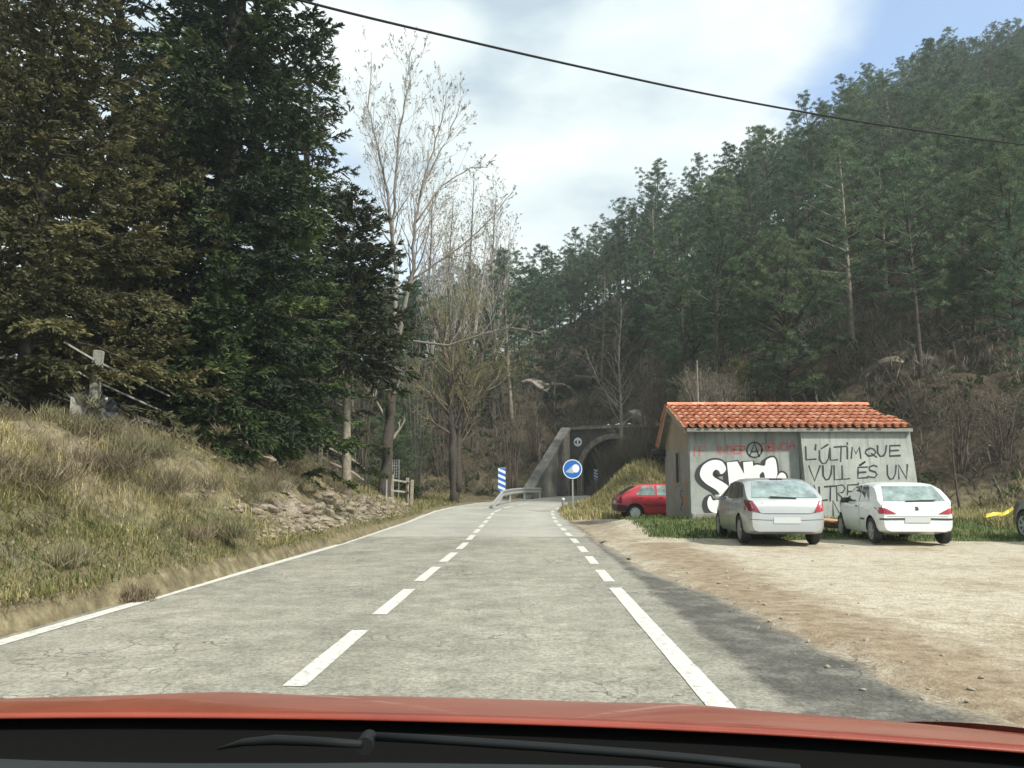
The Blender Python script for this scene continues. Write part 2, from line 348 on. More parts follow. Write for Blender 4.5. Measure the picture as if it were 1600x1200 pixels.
dryc = gramp(mid, [(.3, (.075, .062, .038)), (.5, (.155, .13, .075)), (.72, (.29, .25, .155))])
greenc = gramp(mid, [(.3, (.05, .065, .02)), (.55, (.10, .12, .042)), (.75, (.2, .18, .09))])
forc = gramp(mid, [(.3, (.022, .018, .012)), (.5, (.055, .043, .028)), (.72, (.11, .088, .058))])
rockc = gramp(mid, [(.3, (.07, .055, .045)), (.5, (.17, .14, .115)), (.7, (.33, .29, .25))])
za = GN('ShaderNodeAttribute'); za.attribute_name = 'zone'; sep = GN('ShaderNodeSeparateColor'); GL(za.outputs['Color'], sep.inputs[0])
zb = GN('ShaderNodeAttribute'); zb.attribute_name = 'zone_b'; sepb = GN('ShaderNodeSeparateColor'); GL(zb.outputs['Color'], sepb.inputs[0])
c = gmix(sep.outputs[0], dryc, lotc, .12, jn); c = gmix(sep.outputs[1], c, redc, .2, jn); c = gmix(sep.outputs[2], c, greenc, .2, jn)
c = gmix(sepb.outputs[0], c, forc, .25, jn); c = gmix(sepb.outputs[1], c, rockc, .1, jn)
GL(c, gb.inputs['Base Color'])
bp = GN('ShaderNodeBump'); bp.inputs['Strength'].default_value = .55; bp.inputs['Distance'].default_value = .05; GL(fine, bp.inputs['Height']); GL(bp.outputs[0], gb.inputs['Normal'])
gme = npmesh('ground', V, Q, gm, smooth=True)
X, Y, Z = V[:, 0], V[:, 1], V[:, 2]; b_ = road_b(X, Y); hl = hill(X, Y)
edge = 19.6+.9*fbm(X*.5, Y*.5, 2)*2
lotw = sst(2.3, 2.9, b_+1.1)*(1-sst(-.6, .6, Y-edge))*(X > 0)
lotw = np.maximum(lotw, .85*sst(2.9, 3.4, b_)*(1-sst(5.0, 5.8, X))*(Y > 17)*(Y < 33)*(1-sst(.2, .6, Z-road_z(Y)-.3)))
lotw = np.maximum(lotw, .9*((X > 3.3) & (X < 9) & (Y > 28.7) & (Y < 33)))
redw = np.clip(.74*np.exp(-((b_-4.3-.05*np.maximum(9-Y, 0)-.6*fbm(X*.4, Y*.4, 77, 3))/1.05)**2)*(Y < 19), 0, 1)
redw = np.maximum(redw, .30*np.exp(-((b_+3.05)/.3)**2)*(b_ < -2.8)*(Y > 14)); redw = np.maximum(redw, .5*(b_ > 2.8)*(b_ < 4.2)*(Y > 19)*(Y < 36))
grw = .75*(Y > edge)*(Y < 27)*(X > 3.6)*(X < 40)*(1-sst(.3, 1.2, Z-.6))
grw = np.maximum(grw, .52*np.exp(-((b_+3.7)/.55)**2)*(b_ < -3.0)*(Y < 45))
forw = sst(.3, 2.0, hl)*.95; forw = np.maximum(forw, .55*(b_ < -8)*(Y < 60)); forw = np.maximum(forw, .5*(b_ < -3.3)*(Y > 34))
gradx = np.zeros_like(GZ); gradx[:, 1:-1] = (GZ[:, 2:]-GZ[:, :-2])/np.maximum(GX[:, 2:]-GX[:, :-2], .1); gy_ = np.zeros_like(GZ); gy_[1:-1] = (GZ[2:]-GZ[:-2])/np.maximum(GY[2:]-GY[:-2], .1)
steep = np.sqrt(gradx**2+gy_**2).ravel()
rkw = np.clip(.46*sst(.75, 1.5, steep)*(hl > 1)+0, 0, 1); rkw = np.maximum(rkw, .40*sst(.8, 1.4, steep)*(b_ < -3)*(Y > 12)*(Y < 40)); rkw = np.maximum(rkw, .50*sst(13, 17, Y)*(1-sst(33, 36, Y))*sst(3.1, 3.3, -b_)*(1-sst(3.9, 4.8, -b_))); rkw = np.maximum(rkw, .36*(b_ < -3.3)*(b_ > -7)*(Y < 36))
def cattr(me, name, r, g, b):
    a = me.attributes.new(name, 'FLOAT_COLOR', 'POINT'); arr = np.stack([r, g, b, np.ones_like(r)], -1).astype(np.float32); a.data.foreach_set('color', arr.ravel())
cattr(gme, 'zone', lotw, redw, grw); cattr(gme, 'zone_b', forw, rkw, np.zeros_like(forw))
tag(link('ground', gme), kind='structure')

# ------------------------------------------------------------------ road
ry = np.concatenate([np.arange(-10, 3, .3), np.arange(3, 20, .09), np.arange(20, 40, .3), np.arange(40, 84, .4)]); bs = np.array([-3.02, -2.8, -2.0, -1, 0, 1, 2, 2.6, 2.9, 3.2, 3.5, 3.8, 4.1])
m_ = np.interp(ry, _ty, _slope); nrm = np.stack([1/np.sqrt(1+m_*m_), -m_/np.sqrt(1+m_*m_)], -1); cen = np.stack([road_c(ry), ry], -1)
shw = np.interp(ry, SHY, SHW)
RV = []
for j, b0 in enumerate(bs):
    bj = np.minimum(b0, shw+.0*ry) if j < len(bs)-1 else shw
    bj = np.where((j == len(bs)-1) | (b0 >= shw), shw+.26*fbm(ry*1.1, ry*0+1, 33, 6)*2+.10*fbm(ry*5, ry*0+7, 34, 3)*2*(np.arange(len(ry)) >= 0), bj)
    if j == 0: bj = bj+.12*fbm(ry*1.3, ry*0+8, 35, 4)
    p = cen+nrm*bj[:, None]; z = road_z(ry)+.012-.02*np.maximum(bj-2.9, 0)
    RV.append(np.stack([p[:, 0], p[:, 1], z], -1))
RV = np.stack(RV, 1); nr, nb = RV.shape[:2]; ii = np.arange(nr*nb).reshape(nr, nb)
RQ = np.stack([ii[:-1, :-1], ii[:-1, 1:], ii[1:, 1:], ii[1:, :-1]], -1).reshape(-1, 4)
rm, gnt, rb = newmat('asphalt'); GN = gnt.nodes.new; GL = gnt.links.new; gtc = GN('ShaderNodeTexCoord')
rb.inputs['Roughness'].default_value = .88; rb.inputs['Specular IOR Level'].default_value = .3
jn = gnoise(1.3, 8, .7); fine = gnoise(34, 6, .78); mid = gnoise(2.2, 8, .72); 
oldc = gramp(mid, [(.28, (.165, .158, .132)), (.5, (.275, .265, .222)), (.70, (.365, .35, .30))])
newc = gramp(mid, [(.3, (.32, .315, .28)), (.7, (.40, .39, .35))])
shoc = gramp(mid, [(.32, (.058, .056, .05)), (.5, (.12, .115, .102)), (.66, (.23, .22, .19))])
at_ = GN('ShaderNodeAttribute'); at_.attribute_name = 'zone'; sep = GN('ShaderNodeSeparateColor'); GL(at_.outputs['Color'], sep.inputs[0])
c = gmix(sep.outputs[0], oldc, newc, .05, jn); c = gmix(sep.outputs[1], c, shoc, .12, jn)
dirtc = gramp(mid, [(.3, (.16, .13, .095)), (.5, (.27, .23, .175)), (.7, (.38, .34, .27))])
tk0 = GN('ShaderNodeAttribute'); tk0.attribute_name = 'track'; tk0s = GN('ShaderNodeSeparateColor'); GL(tk0.outputs['Color'], tk0s.inputs[0]); c = gmix(tk0s.outputs[1], c, dirtc, .16, jn)
sp = gramp(fine, [(.34, (.40, .39, .37)), (.5, (.97, .97, .96)), (.66, (1.45, 1.43, 1.38))])
mlt = GN('ShaderNodeMix'); mlt.data_type = 'RGBA'; mlt.blend_type = 'MULTIPLY'; mlt.inputs['Factor'].default_value = .9; GL(c, mlt.inputs['A']); GL(sp, mlt.inputs['B']); c = mlt.outputs['Result']
tk = GN('ShaderNodeAttribute'); tk.attribute_name = 'track'; tw_ = GN('ShaderNodeSeparateColor'); GL(tk.outputs['Color'], tw_.inputs[0])
big = gramp(gnoise(.45, 6, .65), [(.33, (.80, .80, .80)), (.5, (1, 1, 1)), (.66, (1.10, 1.10, 1.08))])
for srcc, fc in ((big, .9), (tw_.outputs[0], 1.0)):
    mlt = GN('ShaderNodeMix'); mlt.data_type = 'RGBA'; mlt.blend_type = 'MULTIPLY'; mlt.inputs['Factor'].default_value = fc; GL(c, mlt.inputs['A']); GL(srcc, mlt.inputs['B']); c = mlt.outputs['Result']
# cracks
vo = GN('ShaderNodeTexVoronoi'); vo.feature = 'DISTANCE_TO_EDGE'; vo.inputs['Scale'].default_value = 2.6
wv = GN('ShaderNodeVectorMath'); wv.operation = 'SCALE'; nzc = GN('ShaderNodeTexNoise'); nzc.inputs['Scale'].default_value = 3; nzc.inputs['Detail'].default_value = 5; GL(gtc.outputs['Object'], nzc.inputs['Vector']); GL(nzc.outputs['Color'], wv.inputs[0]); wv.inputs['Scale'].default_value = .55
av = GN('ShaderNodeVectorMath'); GL(gtc.outputs['Object'], av.inputs[0]); GL(wv.outputs[0], av.inputs[1]); GL(av.outputs[0], vo.inputs['Vector'])
cm = GN('ShaderNodeMapRange'); cm.inputs[1].default_value = .006; cm.inputs[2].default_value = .035; cm.inputs[3].default_value = 1; cm.inputs[4].default_value = 0; GL(vo.outputs['Distance'], cm.inputs[0])
pm = gnoise(.55, 4); pmr = GN('ShaderNodeMapRange'); pmr.inputs[1].default_value = .5; pmr.inputs[2].default_value = .6; GL(pm, pmr.inputs[0])
mm = GN('ShaderNodeMath'); mm.operation = 'MULTIPLY'; GL(cm.outputs[0], mm.inputs[0]); GL(pmr.outputs[0], mm.inputs[1])
m3 = GN('ShaderNodeMath'); m3.operation = 'MULTIPLY'; GL(mm.outputs[0], m3.inputs[0]); GL(sep.outputs[2], m3.inputs[1])
cx = GN('ShaderNodeMix'); cx.data_type = 'RGBA'; GL(m3.outputs[0], cx.inputs['Factor']); GL(c, cx.inputs['A']); cx.inputs['B'].default_value = (.05, .048, .042, 1)
GL(cx.outputs['Result'], rb.inputs['Base Color'])
bp = GN('ShaderNodeBump'); bp.inputs['Strength'].default_value = .5; bp.inputs['Distance'].default_value = .02; GL(fine, bp.inputs['Height']); GL(bp.outputs[0], rb.inputs['Normal'])
rme = npmesh('road', RV.reshape(-1, 3), RQ, rm, smooth=True)
rb_ = road_b(RV[..., 0], RV[..., 1]).ravel(); ryy = RV[..., 1].ravel()
newz = sst(21.2, 21.7, ryy)*1.0
shz = np.clip(sst(2.75, 3.25, rb_)*.95, 0, 1)*(1-sst(21, 24, ryy))
cattr(rme, 'zone', newz, shz, .75*(1-sst(20, 22, ryy)))
tkv = .90+.13*sum(np.exp(-((rb_-q)/.34)**2) for q in (-2.15, -.75, .75, 2.0)); edf = (.80*(1-sst(.0, .40, np.repeat(shw, RV.shape[1])-rb_))*(rb_ > 0)*(1-sst(26, 34, ryy))); cattr(rme, 'track', tkv, edf, tkv)
road = tag(link('road', rme), kind='structure')
pm_, gnt, pb = newmat('worn_road_paint'); GN = gnt.nodes.new; GL = gnt.links.new; gtc = GN('ShaderNodeTexCoord'); pb.inputs['Roughness'].default_value = .75
w1 = gnoise(16, 7, .75); GL(gramp(w1, [(.36, (.26, .25, .215)), (.46, (.52, .51, .46)), (.7, (.64, .63, .58))]), pb.inputs['Base Color'])
def paint(name, b0, w, y0, y1, step=.3):
    yy = np.arange(y0, y1+1e-3, max(.05, (y1-y0)/max(1, round((y1-y0)/step)))); m = np.interp(yy, _ty, _slope); k = 1/np.sqrt(1+m*m); V = []
    for o in (-w/2, w/2):
        b = b0+o+.012*fbm(yy*6+b0*9, yy*0+o*50, 3, 3); V.append(np.stack([road_c(yy)+k*b, yy-m*k*b, road_z(yy)+.017], -1))
    V = np.stack(V, 1); n = len(yy); i = np.arange(n-1)*2
    return link(name, npmesh(name, V.reshape(-1, 3), np.stack([i, i+1, i+3, i+2], -1), pm_), road)
paint('edge_line', -2.78, .16, -8, 70)
paint('edge_line', 2.62, .16, -8, 10.5)
y = 11.2
while y < 46: paint('edge_line_dash', 2.62+max(0, (y-30))*.01, .15, y, y+1.6); y += 2.6
y = 5.3-2.95*3
while y < 50: paint('centre_dash', .03, .15, y, y+2.05); y += 2.95
# ------------------------------------------------------------------ shed
S0 = 24.5; BX0, BX1 = 5.40, 12.02; JX = 8.72; SB = .30; EZ = 3.06; RIDGE_Y, RIDGE_Z = 26.9, 4.03; BACK_Y, BACK_Z = 28.6, 2.80
M['plaster'] = P('grey_render', (.22, .235, .22), .9, col2=(.35, .365, .338), scale=1.1, bump=.35, bscale=20, dirt=(.10, .105, .095))
M['plaster_pale'] = P('pale_render', (.275, .29, .27), .9, col2=(.41, .425, .39), scale=1.0, bump=.3, bscale=20, dirt=(.13, .135, .12))
M['plaster_brown'] = P('brown_render', (.24, .18, .125), .9, col2=(.32, .255, .185), scale=1.2, bump=.3, bscale=20)
M['plaster_side'] = P('side_render', (.20, .185, .16), .9, col2=(.28, .26, .23), scale=1.5, bump=.3, bscale=20)
M['tile'] = foliage('clay_tile', (.44, .165, .09), (.64, .29, .17), (.66, .38, .25), 0, 0)
M['hole'] = P('dark_opening', (.012, .012, .012), .9)
shed = empty('shed', (BX0, S0, SB), 0, 'low grey rendered shed with orange tile roof and graffiti, behind the parked cars', 'shed')
def into(o, par): o.parent = par; o.matrix_parent_inverse = Matrix.Translation(par.location).inverted(); return o
def bld(mb, name, mats, par, **k): return into(mb.build(name, mats, None, **k), par)
w = MB(); w.box(((BX0+JX)/2, S0+.12, (SB-.3+EZ)/2), (JX-BX0, .24, EZ-SB+.3)); bld(w, 'recessed_wall', M['plaster'], shed)
w = MB()   # projecting wall, battered towards its foot
f0, f1 = S0-.34, S0-.26
w.add([(JX+.10, f0, -.05), (BX1+.20, f0, -.05), (BX1+.20, S0+.24, -.05), (JX+.10, S0+.24, -.05), (JX-.02, f1, EZ-.02), (BX1-.02, f1, EZ-.02), (BX1-.02, S0+.24, EZ-.02), (JX-.02, S0+.24, EZ-.02)],
      [(0, 1, 5, 4), (1, 2, 6, 5), (2, 3, 7, 6), (3, 0, 4, 7), (4, 5, 6, 7), (3, 2, 1, 0)]); bld(w, 'projecting_wall', M['plaster_pale'], shed)
for nm, a, b, mt in (('side_wall', SB-.3, 2.55, 'plaster_side'), ('gable', 2.55, None, 'plaster_brown')):
    for xa, xb in ((BX0+.003, BX0+.24), (BX1-.24, BX1-.01)):
        w = MB()
        if b: w.prism([(xa, S0+.24, a), (xa, BACK_Y-.1, a), (xa, BACK_Y-.1, b), (xa, S0+.24, b)], (xb-xa, 0, 0))
        else: w.prism([(xa, S0+.24, a), (xa, BACK_Y-.1, a), (xa, BACK_Y-.1, BACK_Z-.02), (xa, RIDGE_Y, RIDGE_Z-.12), (xa, S0+.24, EZ-.02)], (xb-xa, 0, 0))
        bld(w, nm, M[mt], shed)
w = MB(); w.box(((BX0+BX1)/2, BACK_Y-.22, (SB+BACK_Z)/2-.15), (BX1-BX0-.5, .22, BACK_Z-SB)); bld(w, 'back_wall', M['plaster_side'], shed)
w = MB(); w.box((BX0-.006, S0+1.75, 1.95), (.05, .42, .95)); bld(w, 'window', M['hole'], shed)
w = MB()
for yy in (S0+1.5, S0+2.0): w.box((BX0-.012, yy, 1.95), (.04, .07, 1.0))
w.box((BX0-.012, S0+1.75, 1.43), (.04, .56, .06)); bld(w, 'window_frame', M['plaster_side'], shed)
# orange and dark marks on the side wall
w = MB()
for (y0, z0, y1, z1) in ((.35, 1.45, .95, 1.5), (.4, .95, .95, 1.05), (2.2, 1.4, 2.7, 1.5), (.5, .7, .8, .9)):
    w = MB(); w.box((BX0-.003, S0+(y0+y1)/2, (z0+z1)/2), (.008, y1-y0, z1-z0+.05), Matrix.Rotation(.3*(y0-.4), 3, 'X')); bld(w, 'orange_graffiti', M['orangepaint'], shed)
w = MB()
for k in range(5): w.box((BX0-.004, S0+1.35+.12*math.sin(k*2), 1.2-.14*k), (.008, .20, .05), Matrix.Rotation(k*.9, 3, 'X'))
bld(w, 'dark_graffiti', M['blackpaint'], shed)
# roof: two slopes of barrel tiles
def tiles(x0, x1a, x1b, ya, za, yb, zb, rows, per=.235, seed=1):
    """slope from eave (ya,za) to ridge (yb,zb); right edge runs x1a..x1b"""
    rng = np.random.RandomState(seed); sl = math.hypot(yb-ya, zb-za); dy, dz = (yb-ya)/sl, (zb-za)/sl; nyv, nzv = -dz, dy
    if nzv < 0: nyv, nzv = -nyv, -nzv
    Vv, Ff, Tt = [], [], []; nt_ = int((max(x1a, x1b)-x0)/per); ns = 8
    for r in range(rows):
        s0, s1 = sl*r/rows, sl*(r+1)/rows+.06
        for k in range(nt_):
            xr = x1a+(x1b-x1a)*r/rows
            if x0+(k+.6)*per > xr: continue
            t = rng.rand(); jx, js, jz = rng.randn()*.008, rng.randn()*.018, abs(rng.randn())*.008; base = len(Vv)
            for s, lift, sc in ((s0+js, .05+jz, 1.0), (s1+js, .0, .86)):
                for q in range(ns+1):
                    th = math.pi*q/ns; xx = x0+(k+.5)*per+jx-math.cos(th)*per*.40*sc; hh = lift+math.sin(th)*.085*sc
                    Vv.append((xx, ya+dy*s+nyv*hh, za+dz*s+nzv*hh)); Tt.append(t)
            for q in range(ns): Ff.append((base+q, base+q+1, base+ns+2+q, base+ns+1+q))
            # front lip so the tile has thickness
            b2 = len(Vv)
            for q in range(ns+1):
                th = math.pi*q/ns; xx = x0+(k+.5)*per+jx-math.cos(th)*per*.33; hh = .05+jz+math.sin(th)*.066
                Vv.append((xx, ya+dy*(s0+js)+nyv*hh, za+dz*(s0+js)+nzv*hh)); Tt.append(t*.8)
            for q in range(ns): Ff.append((base+q, base+q+1, b2+q+1, b2+q))
            # channel tile between
            b3 = len(Vv)
            for s, lift in ((s0+js-.03, .03), (s1, .0)):
                for q in range(5):
                    th = math.pi*q/4; xx = x0+k*per+jx-math.cos(th)*per*.32; hh = lift+.035-math.sin(th)*.04
                    Vv.append((xx, ya+dy*s+nyv*hh, za+dz*s+nzv*hh)); Tt.append(rng.rand()*.6)
            for q in range(4): Ff.append((b3+q, b3+q+1, b3+6+q, b3+5+q))
    return np.array(Vv), np.array(Ff), Tt
rx0, rx1, rxr = BX0-.20, BX1+.06, BX1-.38
roof = MB(); th = .10
roof.prism([(rx0, S0-.32, EZ-.05), (rx0, RIDGE_Y, RIDGE_Z-.07), (rx0, RIDGE_Y, RIDGE_Z+.0), (rx0, S0-.34, EZ+.02)], (rx1-rx0-.35, 0, 0))
roof.prism([(rx0, BACK_Y+.12, BACK_Z-.12), (rx0, RIDGE_Y+.005, RIDGE_Z-.07), (rx0, RIDGE_Y+.005, RIDGE_Z), (rx0, BACK_Y+.12, BACK_Z-.05)], (rx1-rx0-.35, 0, 0))
roof = bld(roof, 'roof', M['concrete'], shed)
def sub(me, name, par, gp): o = link(name, me); o.parent = par; return o
for (ya, za, rows, sd_, xa) in ((S0-.42, EZ+.03, 7, 1, rx1), (BACK_Y+.15, BACK_Z-.04, 5, 2, rx1)):
    Vv, Ff, Tt = tiles(rx0, xa, rxr, ya, za, RIDGE_Y, RIDGE_Z+.02, rows, seed=sd_)
    sub(npmesh('roof_tiles', Vv, Ff, M['tile'], tint=Tt, smooth=True), 'roof_tiles', roof, shed)
w = MB(); x = rx0; k = 0
while x < rxr-.1:
    n = 8; vs = [(x+dx, RIDGE_Y+math.cos(math.pi*q/n)*(.15-.02*e_), RIDGE_Z+.02+math.sin(math.pi*q/n)*(.12-.015*e_)+.01*e_) for e_, dx in ((0, 0), (1, .46)) for q in range(n+1)]
    w.add(vs, [(q, q+1, n+2+q, n+1+q) for q in range(n)], random.random()); x += .42
o = w.build('ridge_tiles', M['tile'], None, tint=True, smooth=True); o.parent = roof
w = MB(); w.box(((rx0+rx1)/2-.0, S0-.355, EZ-.035), (rx1-rx0-.1, .10, .10)); bld(w, 'eave_board', M['concrete'], shed)
w = MB(); w.prism([(rx0-.012, S0-.3, EZ-.13), (rx0-.012, RIDGE_Y, RIDGE_Z-.17), (rx0-.012, BACK_Y+.1, BACK_Z-.2), (rx0-.012, BACK_Y+.1, BACK_Z-.03), (rx0-.012, RIDGE_Y, RIDGE_Z+.0), (rx0-.012, S0-.3, EZ+.03)], (.05, 0, 0)); bld(w, 'verge_board', M['wood'], shed)
w = MB(); w.tube([(BX0-.45, BACK_Y-.15, BACK_Z-.27), (BX0+.1, BACK_Y-.15, BACK_Z-.27)], .14, 10); bld(w, 'drain_pipe', M['black'], shed)
w = MB(); w.box(((BX0+JX)/2, S0-.05, SB+.08), (JX-BX0, .10, .34)); bld(w, 'plinth', M['concrete'], shed, bevel=.01)

# graffiti: strokes laid on the walls
def zx(x, y): return (900+x/2.2857, 580+y/2.2857)
def recess(px, py): p = at(px, py, S0); return Vector((p.x, S0-.006, p.z))
def proj(px, py):
    p = at(px, py, S0-.3); t = (p.z+.05)/(EZ+.03); return Vector((p.x, f0+(f1-f0)*t-.006, p.z))
def stroke(mb, pts, wd, mapf, jit=0):
    ps = [mapf(*zx(*p)) for p in pts]
    L_, R_ = [], []
    for i, p in enumerate(ps):
        d = (ps[min(i+1, len(ps)-1)]-ps[max(i-1, 0)]); d.y = 0; d.normalize(); n = Vector((-d.z, 0, d.x)); ww = wd*(1+random.uniform(-.25, .25)); e_ = d*(wd*.4 if i == len(ps)-1 else -wd*.4 if i == 0 else 0)
        L_.append(p+e_+n*ww/2); R_.append(p+e_-n*ww/2)
    n = len(ps); mb.add(L_+R_, [(i, i+1, n+i+1, n+i) for i in range(n-1)])
G = {  # unit-box letters, y down
 'L': [[(0, 0), (.05, 1), (1, .95)]], "'": [[(.5, 0), (.3, 1)]], 'U': [[(0, 0), (.02, .7), (.3, 1), (.65, .95), (.9, .6), (1, 0)]],
 'T': [[(0, .05), (1, 0)], [(.55, 0), (.5, 1)]], 'i': [[(.5, .3), (.5, 1)], [(.5, 0), (.55, .08)]], 'I': [[(.5, 0), (.5, 1)]],
 'M': [[(0, 1), (.12, 0), (.5, .6), (.85, 0), (1, 1)]], 'Q': [[(.5, 0), (.1, .2), (0, .6), (.3, .95), (.75, .9), (1, .5), (.8, .1), (.5, 0)], [(.6, .65), (1.05, 1.1)]],
 'E': [[(1, 0), (.05, .03), (.05, .5), (.02, 1), (1, .95)], [(.05, .5), (.85, .46)]], 'V': [[(0, 0), (.5, 1), (1, 0)]],
 'S': [[(1, .1), (.6, 0), (.15, .15), (.2, .4), (.8, .55), (1, .75), (.7, 1), (0, .92)]], 'N': [[(.05, 1), (0, 0), (.9, 1), (1, 0)]],
 'A': [[(0, 1), (.5, 0), (1, 1)], [(.2, .65), (.85, .62)]], 'R': [[(.05, 1), (0, .05), (.7, 0), (.95, .22), (.7, .48), (.05, .52), (1, 1)]],
 'P': [[(0, 1), (.05, 0), (.8, .05), (.95, .28), (.6, .5), (.05, .52)]], 'D': [[(0, 0), (.05, 1), (.6, .95), (1, .5), (.6, .05), (0, 0)]],
 'C': [[(1, .1), (.5, 0), (.05, .35), (.1, .8), (.5, 1), (1, .9)]], 'F': [[(1, 0), (0, .03), (.05, 1)], [(.03, .5), (.8, .46)]], '`': [[(0, 0), (1, 1)]], '´': [[(1, 0), (0, 1)]]}
def letters(items, wd, mapf):
    mb = MB()
    for ch, x0, y0, x1, y1 in items:
        for s in G[ch]: stroke(mb, [(x0+(x1-x0)*a, y0+(y1-y0)*b) for a, b in s], wd, mapf)
    return mb
BLK = [('L', 821, 270, 857, 316), ("'", 853, 262, 862, 280), ('U', 870, 284, 906, 330), ('´', 878, 262, 900, 276), ('L', 908, 275, 934, 318), ('T', 924, 268, 968, 322), ('i', 966, 256, 974, 312), ('M', 984, 270, 1018, 310), ('Q', 1034, 275, 1072, 304), ('U', 1078, 266, 1110, 304), ('E', 1120, 265, 1158, 303),
   ('V', 832, 338, 872, 392), ('U', 882, 338, 914, 388), ('L', 922, 338, 946, 388), ('L', 950, 338, 976, 386), ('E', 1006, 342, 1040, 382), ('´', 1014, 324, 1032, 336), ('S', 1042, 336, 1076, 380), ('U', 1112, 336, 1144, 386), ('N', 1152, 334, 1184, 384),
   ('A', 838, 408, 864, 458), ('L', 868, 414, 896, 462), ('T', 888, 410, 926, 462), ('R', 930, 406, 962, 462), ('E', 968, 405, 1002, 455), ('I', 1004, 400, 1012, 440), ('N', 916, 462, 946, 514)]
for ya_, yb_ in ((250, 331), (322, 395), (396, 461), (461, 520)):
    row = sorted([q for q in BLK if ya_ <= q[2] and q[4] <= yb_+5], key=lambda q: q[1]); word = []
    for q in row+[None]:
        if word and (q is None or q[1]-max(r[3] for r in word) > 14): into(letters(word, .05, proj).build('black_lettering', M['blackpaint']), shed); word = []
        if q: word.append(q)
RED = [('I', 418, 272, 426, 302), ('F', 440, 268, 460, 300), ('I', 504, 268, 510, 294), ('N', 514, 268, 534, 295), ('D', 540, 268, 560, 295), ('E', 564, 268, 582, 294), ('P', 586, 268, 606, 295),
   ('D', 664, 258, 684, 284), ('E', 688, 258, 706, 284), ('`', 692, 246, 702, 254), ('N', 708, 258, 728, 284), ('C', 732, 256, 748, 282), ('I', 750, 252, 758, 280), ('A', 760, 250, 782, 276)]
for xa_, xb_ in ((400, 480), (480, 640), (640, 800)):
    into(letters([q for q in RED if xa_ < q[1] < xb_], .040, recess).build('red_lettering', M['redpaint']), shed)
ca = letters([('A', 620, 258, 654, 304)], .045, recess); stroke(ca, [(637+27*math.cos(a), 281+27*math.sin(a)) for a in np.linspace(0, 6.5, 22)], .045, recess)
into(ca.build('circled_letter', M['blackpaint']), shed)
def smooth_poly(p, n=6):
    o = []; m = len(p)
    for i in range(m):
        p0, p1, p2, p3 = [np.array(p[(i+k) % m], float) for k in (-1, 0, 1, 2)]
        for t in np.linspace(0, 1, n, endpoint=False): o.append(tuple(.5*((2*p1)+(-p0+p2)*t+(2*p0-5*p1+4*p2-p3)*t*t+(-p0+3*p1-3*p2+p3)*t**3)))
    return o
def fillpoly(mb, pts, off):
    vs = [recess(*zx(*p)) for p in pts]; [setattr(v, 'y', S0-off) for v in vs]
    mb.add(vs, [tuple(range(len(vs)))])
S_ = [(520, 322), (485, 318), (452, 338), (442, 372), (462, 400), (500, 425), (515, 448), (490, 462), (478, 445), (468, 470), (480, 500), (520, 508), (560, 480), (560, 430), (530, 400), (492, 378), (488, 362), (500, 352), (518, 368), (535, 350)]
Np = [(538, 326), (575, 322), (600, 368), (596, 325), (630, 322), (640, 420), (610, 430), (585, 395), (590, 440), (550, 440)]
Ap = [(612, 420), (618, 362), (640, 335), (672, 338), (680, 316), (712, 316), (718, 420), (690, 425), (655, 425)]
Bp = [(716, 392), (722, 370), (735, 362), (748, 372), (748, 395)]
def grow(p, g, dx=0, dy=0):
    a = np.array(p, float); c_ = a.mean(0); o = []
    n = len(a)
    for i in range(n):
        t = a[(i+1) % n]-a[i-1]; nn = np.array([t[1], -t[0]]); nn /= np.linalg.norm(nn)+1e-6
        o.append(tuple(a[i]+nn*g+np.array([dx, dy])))
    return o
def orient(p):
    a = np.array(p); s = np.sum(a[:, 0]*np.roll(a[:, 1], -1)-np.roll(a[:, 0], -1)*a[:, 1]); return p if s > 0 else p[::-1]
w = MB(); k = 0
for p in (S_, Np, Ap, Bp):
    sp_ = orient(smooth_poly(p, 4) if p is not Np else p)
    for (g, dx, dy) in ((7, 0, 0), (6, -7, 3), (5, -13, 6)): k += 1; fillpoly(w, grow(sp_, g, dx, dy), .008+.0006*k)
into(w.build('graffiti_outline', M['blackpaint']), shed)
w = MB()
for j, p in enumerate((S_, Np, Ap, Bp)): fillpoly(w, orient(smooth_poly(p, 4) if p is not Np else p), .024+.001*j)
into(w.build('graffiti_fill', M['whitespray']), shed)
for p in ([(655, 372), (668, 360), (674, 385), (664, 398)], [(500, 352), (512, 360), (508, 372), (497, 366)]):
    w = MB(); fillpoly(w, smooth_poly(p, 4), .031); into(w.build('graffiti_detail', M['blackpaint']), shed)
w = MB()
for x in range(4): stroke(w, [(722+x*6, 388), (724+x*6, 380), (727+x*6, 387)], .012, lambda a, b: recess(a, b)-Vector((0, .03, 0)))
into(w.build('graffiti_detail', M['blackpaint']), shed)

# ------------------------------------------------------------------ tunnel portal
tz = .80; ang = math.atan2(TNR.y, TNR.x)
tun_o = empty('tunnel_portal', (TC.x, TC.y, tz), 0, 'dark stone tunnel mouth with arch where the road disappears', 'tunnel')
def tl(a, c_, z): return Vector((TC.x+TT.x*a+TNR.x*c_, TC.y+TT.y*a+TNR.y*c_, z))
def arch(r, h0, n=14, wz=2.75): return [(-r, 0)]+[(-r*math.cos(math.pi*k/n), h0+(r*1.0)*math.sin(math.pi*k/n)*.92) for k in range(n+1)]+[(r, 0)]
ar = arch(2.75, 1.75)
w = MB(); Ln = []
outer = []
for (c_, z) in ar: outer.append((-4.1 if c_ < 0 else 4.6, z) if z < 1.8 else (c_*1.5, 5.0))
outer = [(-3.7, 0), (-3.7, 1.75)]+[(-3.7+(4.6+3.7)*k/12, 5.0) for k in range(13)]+[(4.6, 1.75), (4.6, 0)]
inn = ar; assert len(inn) == len(outer)
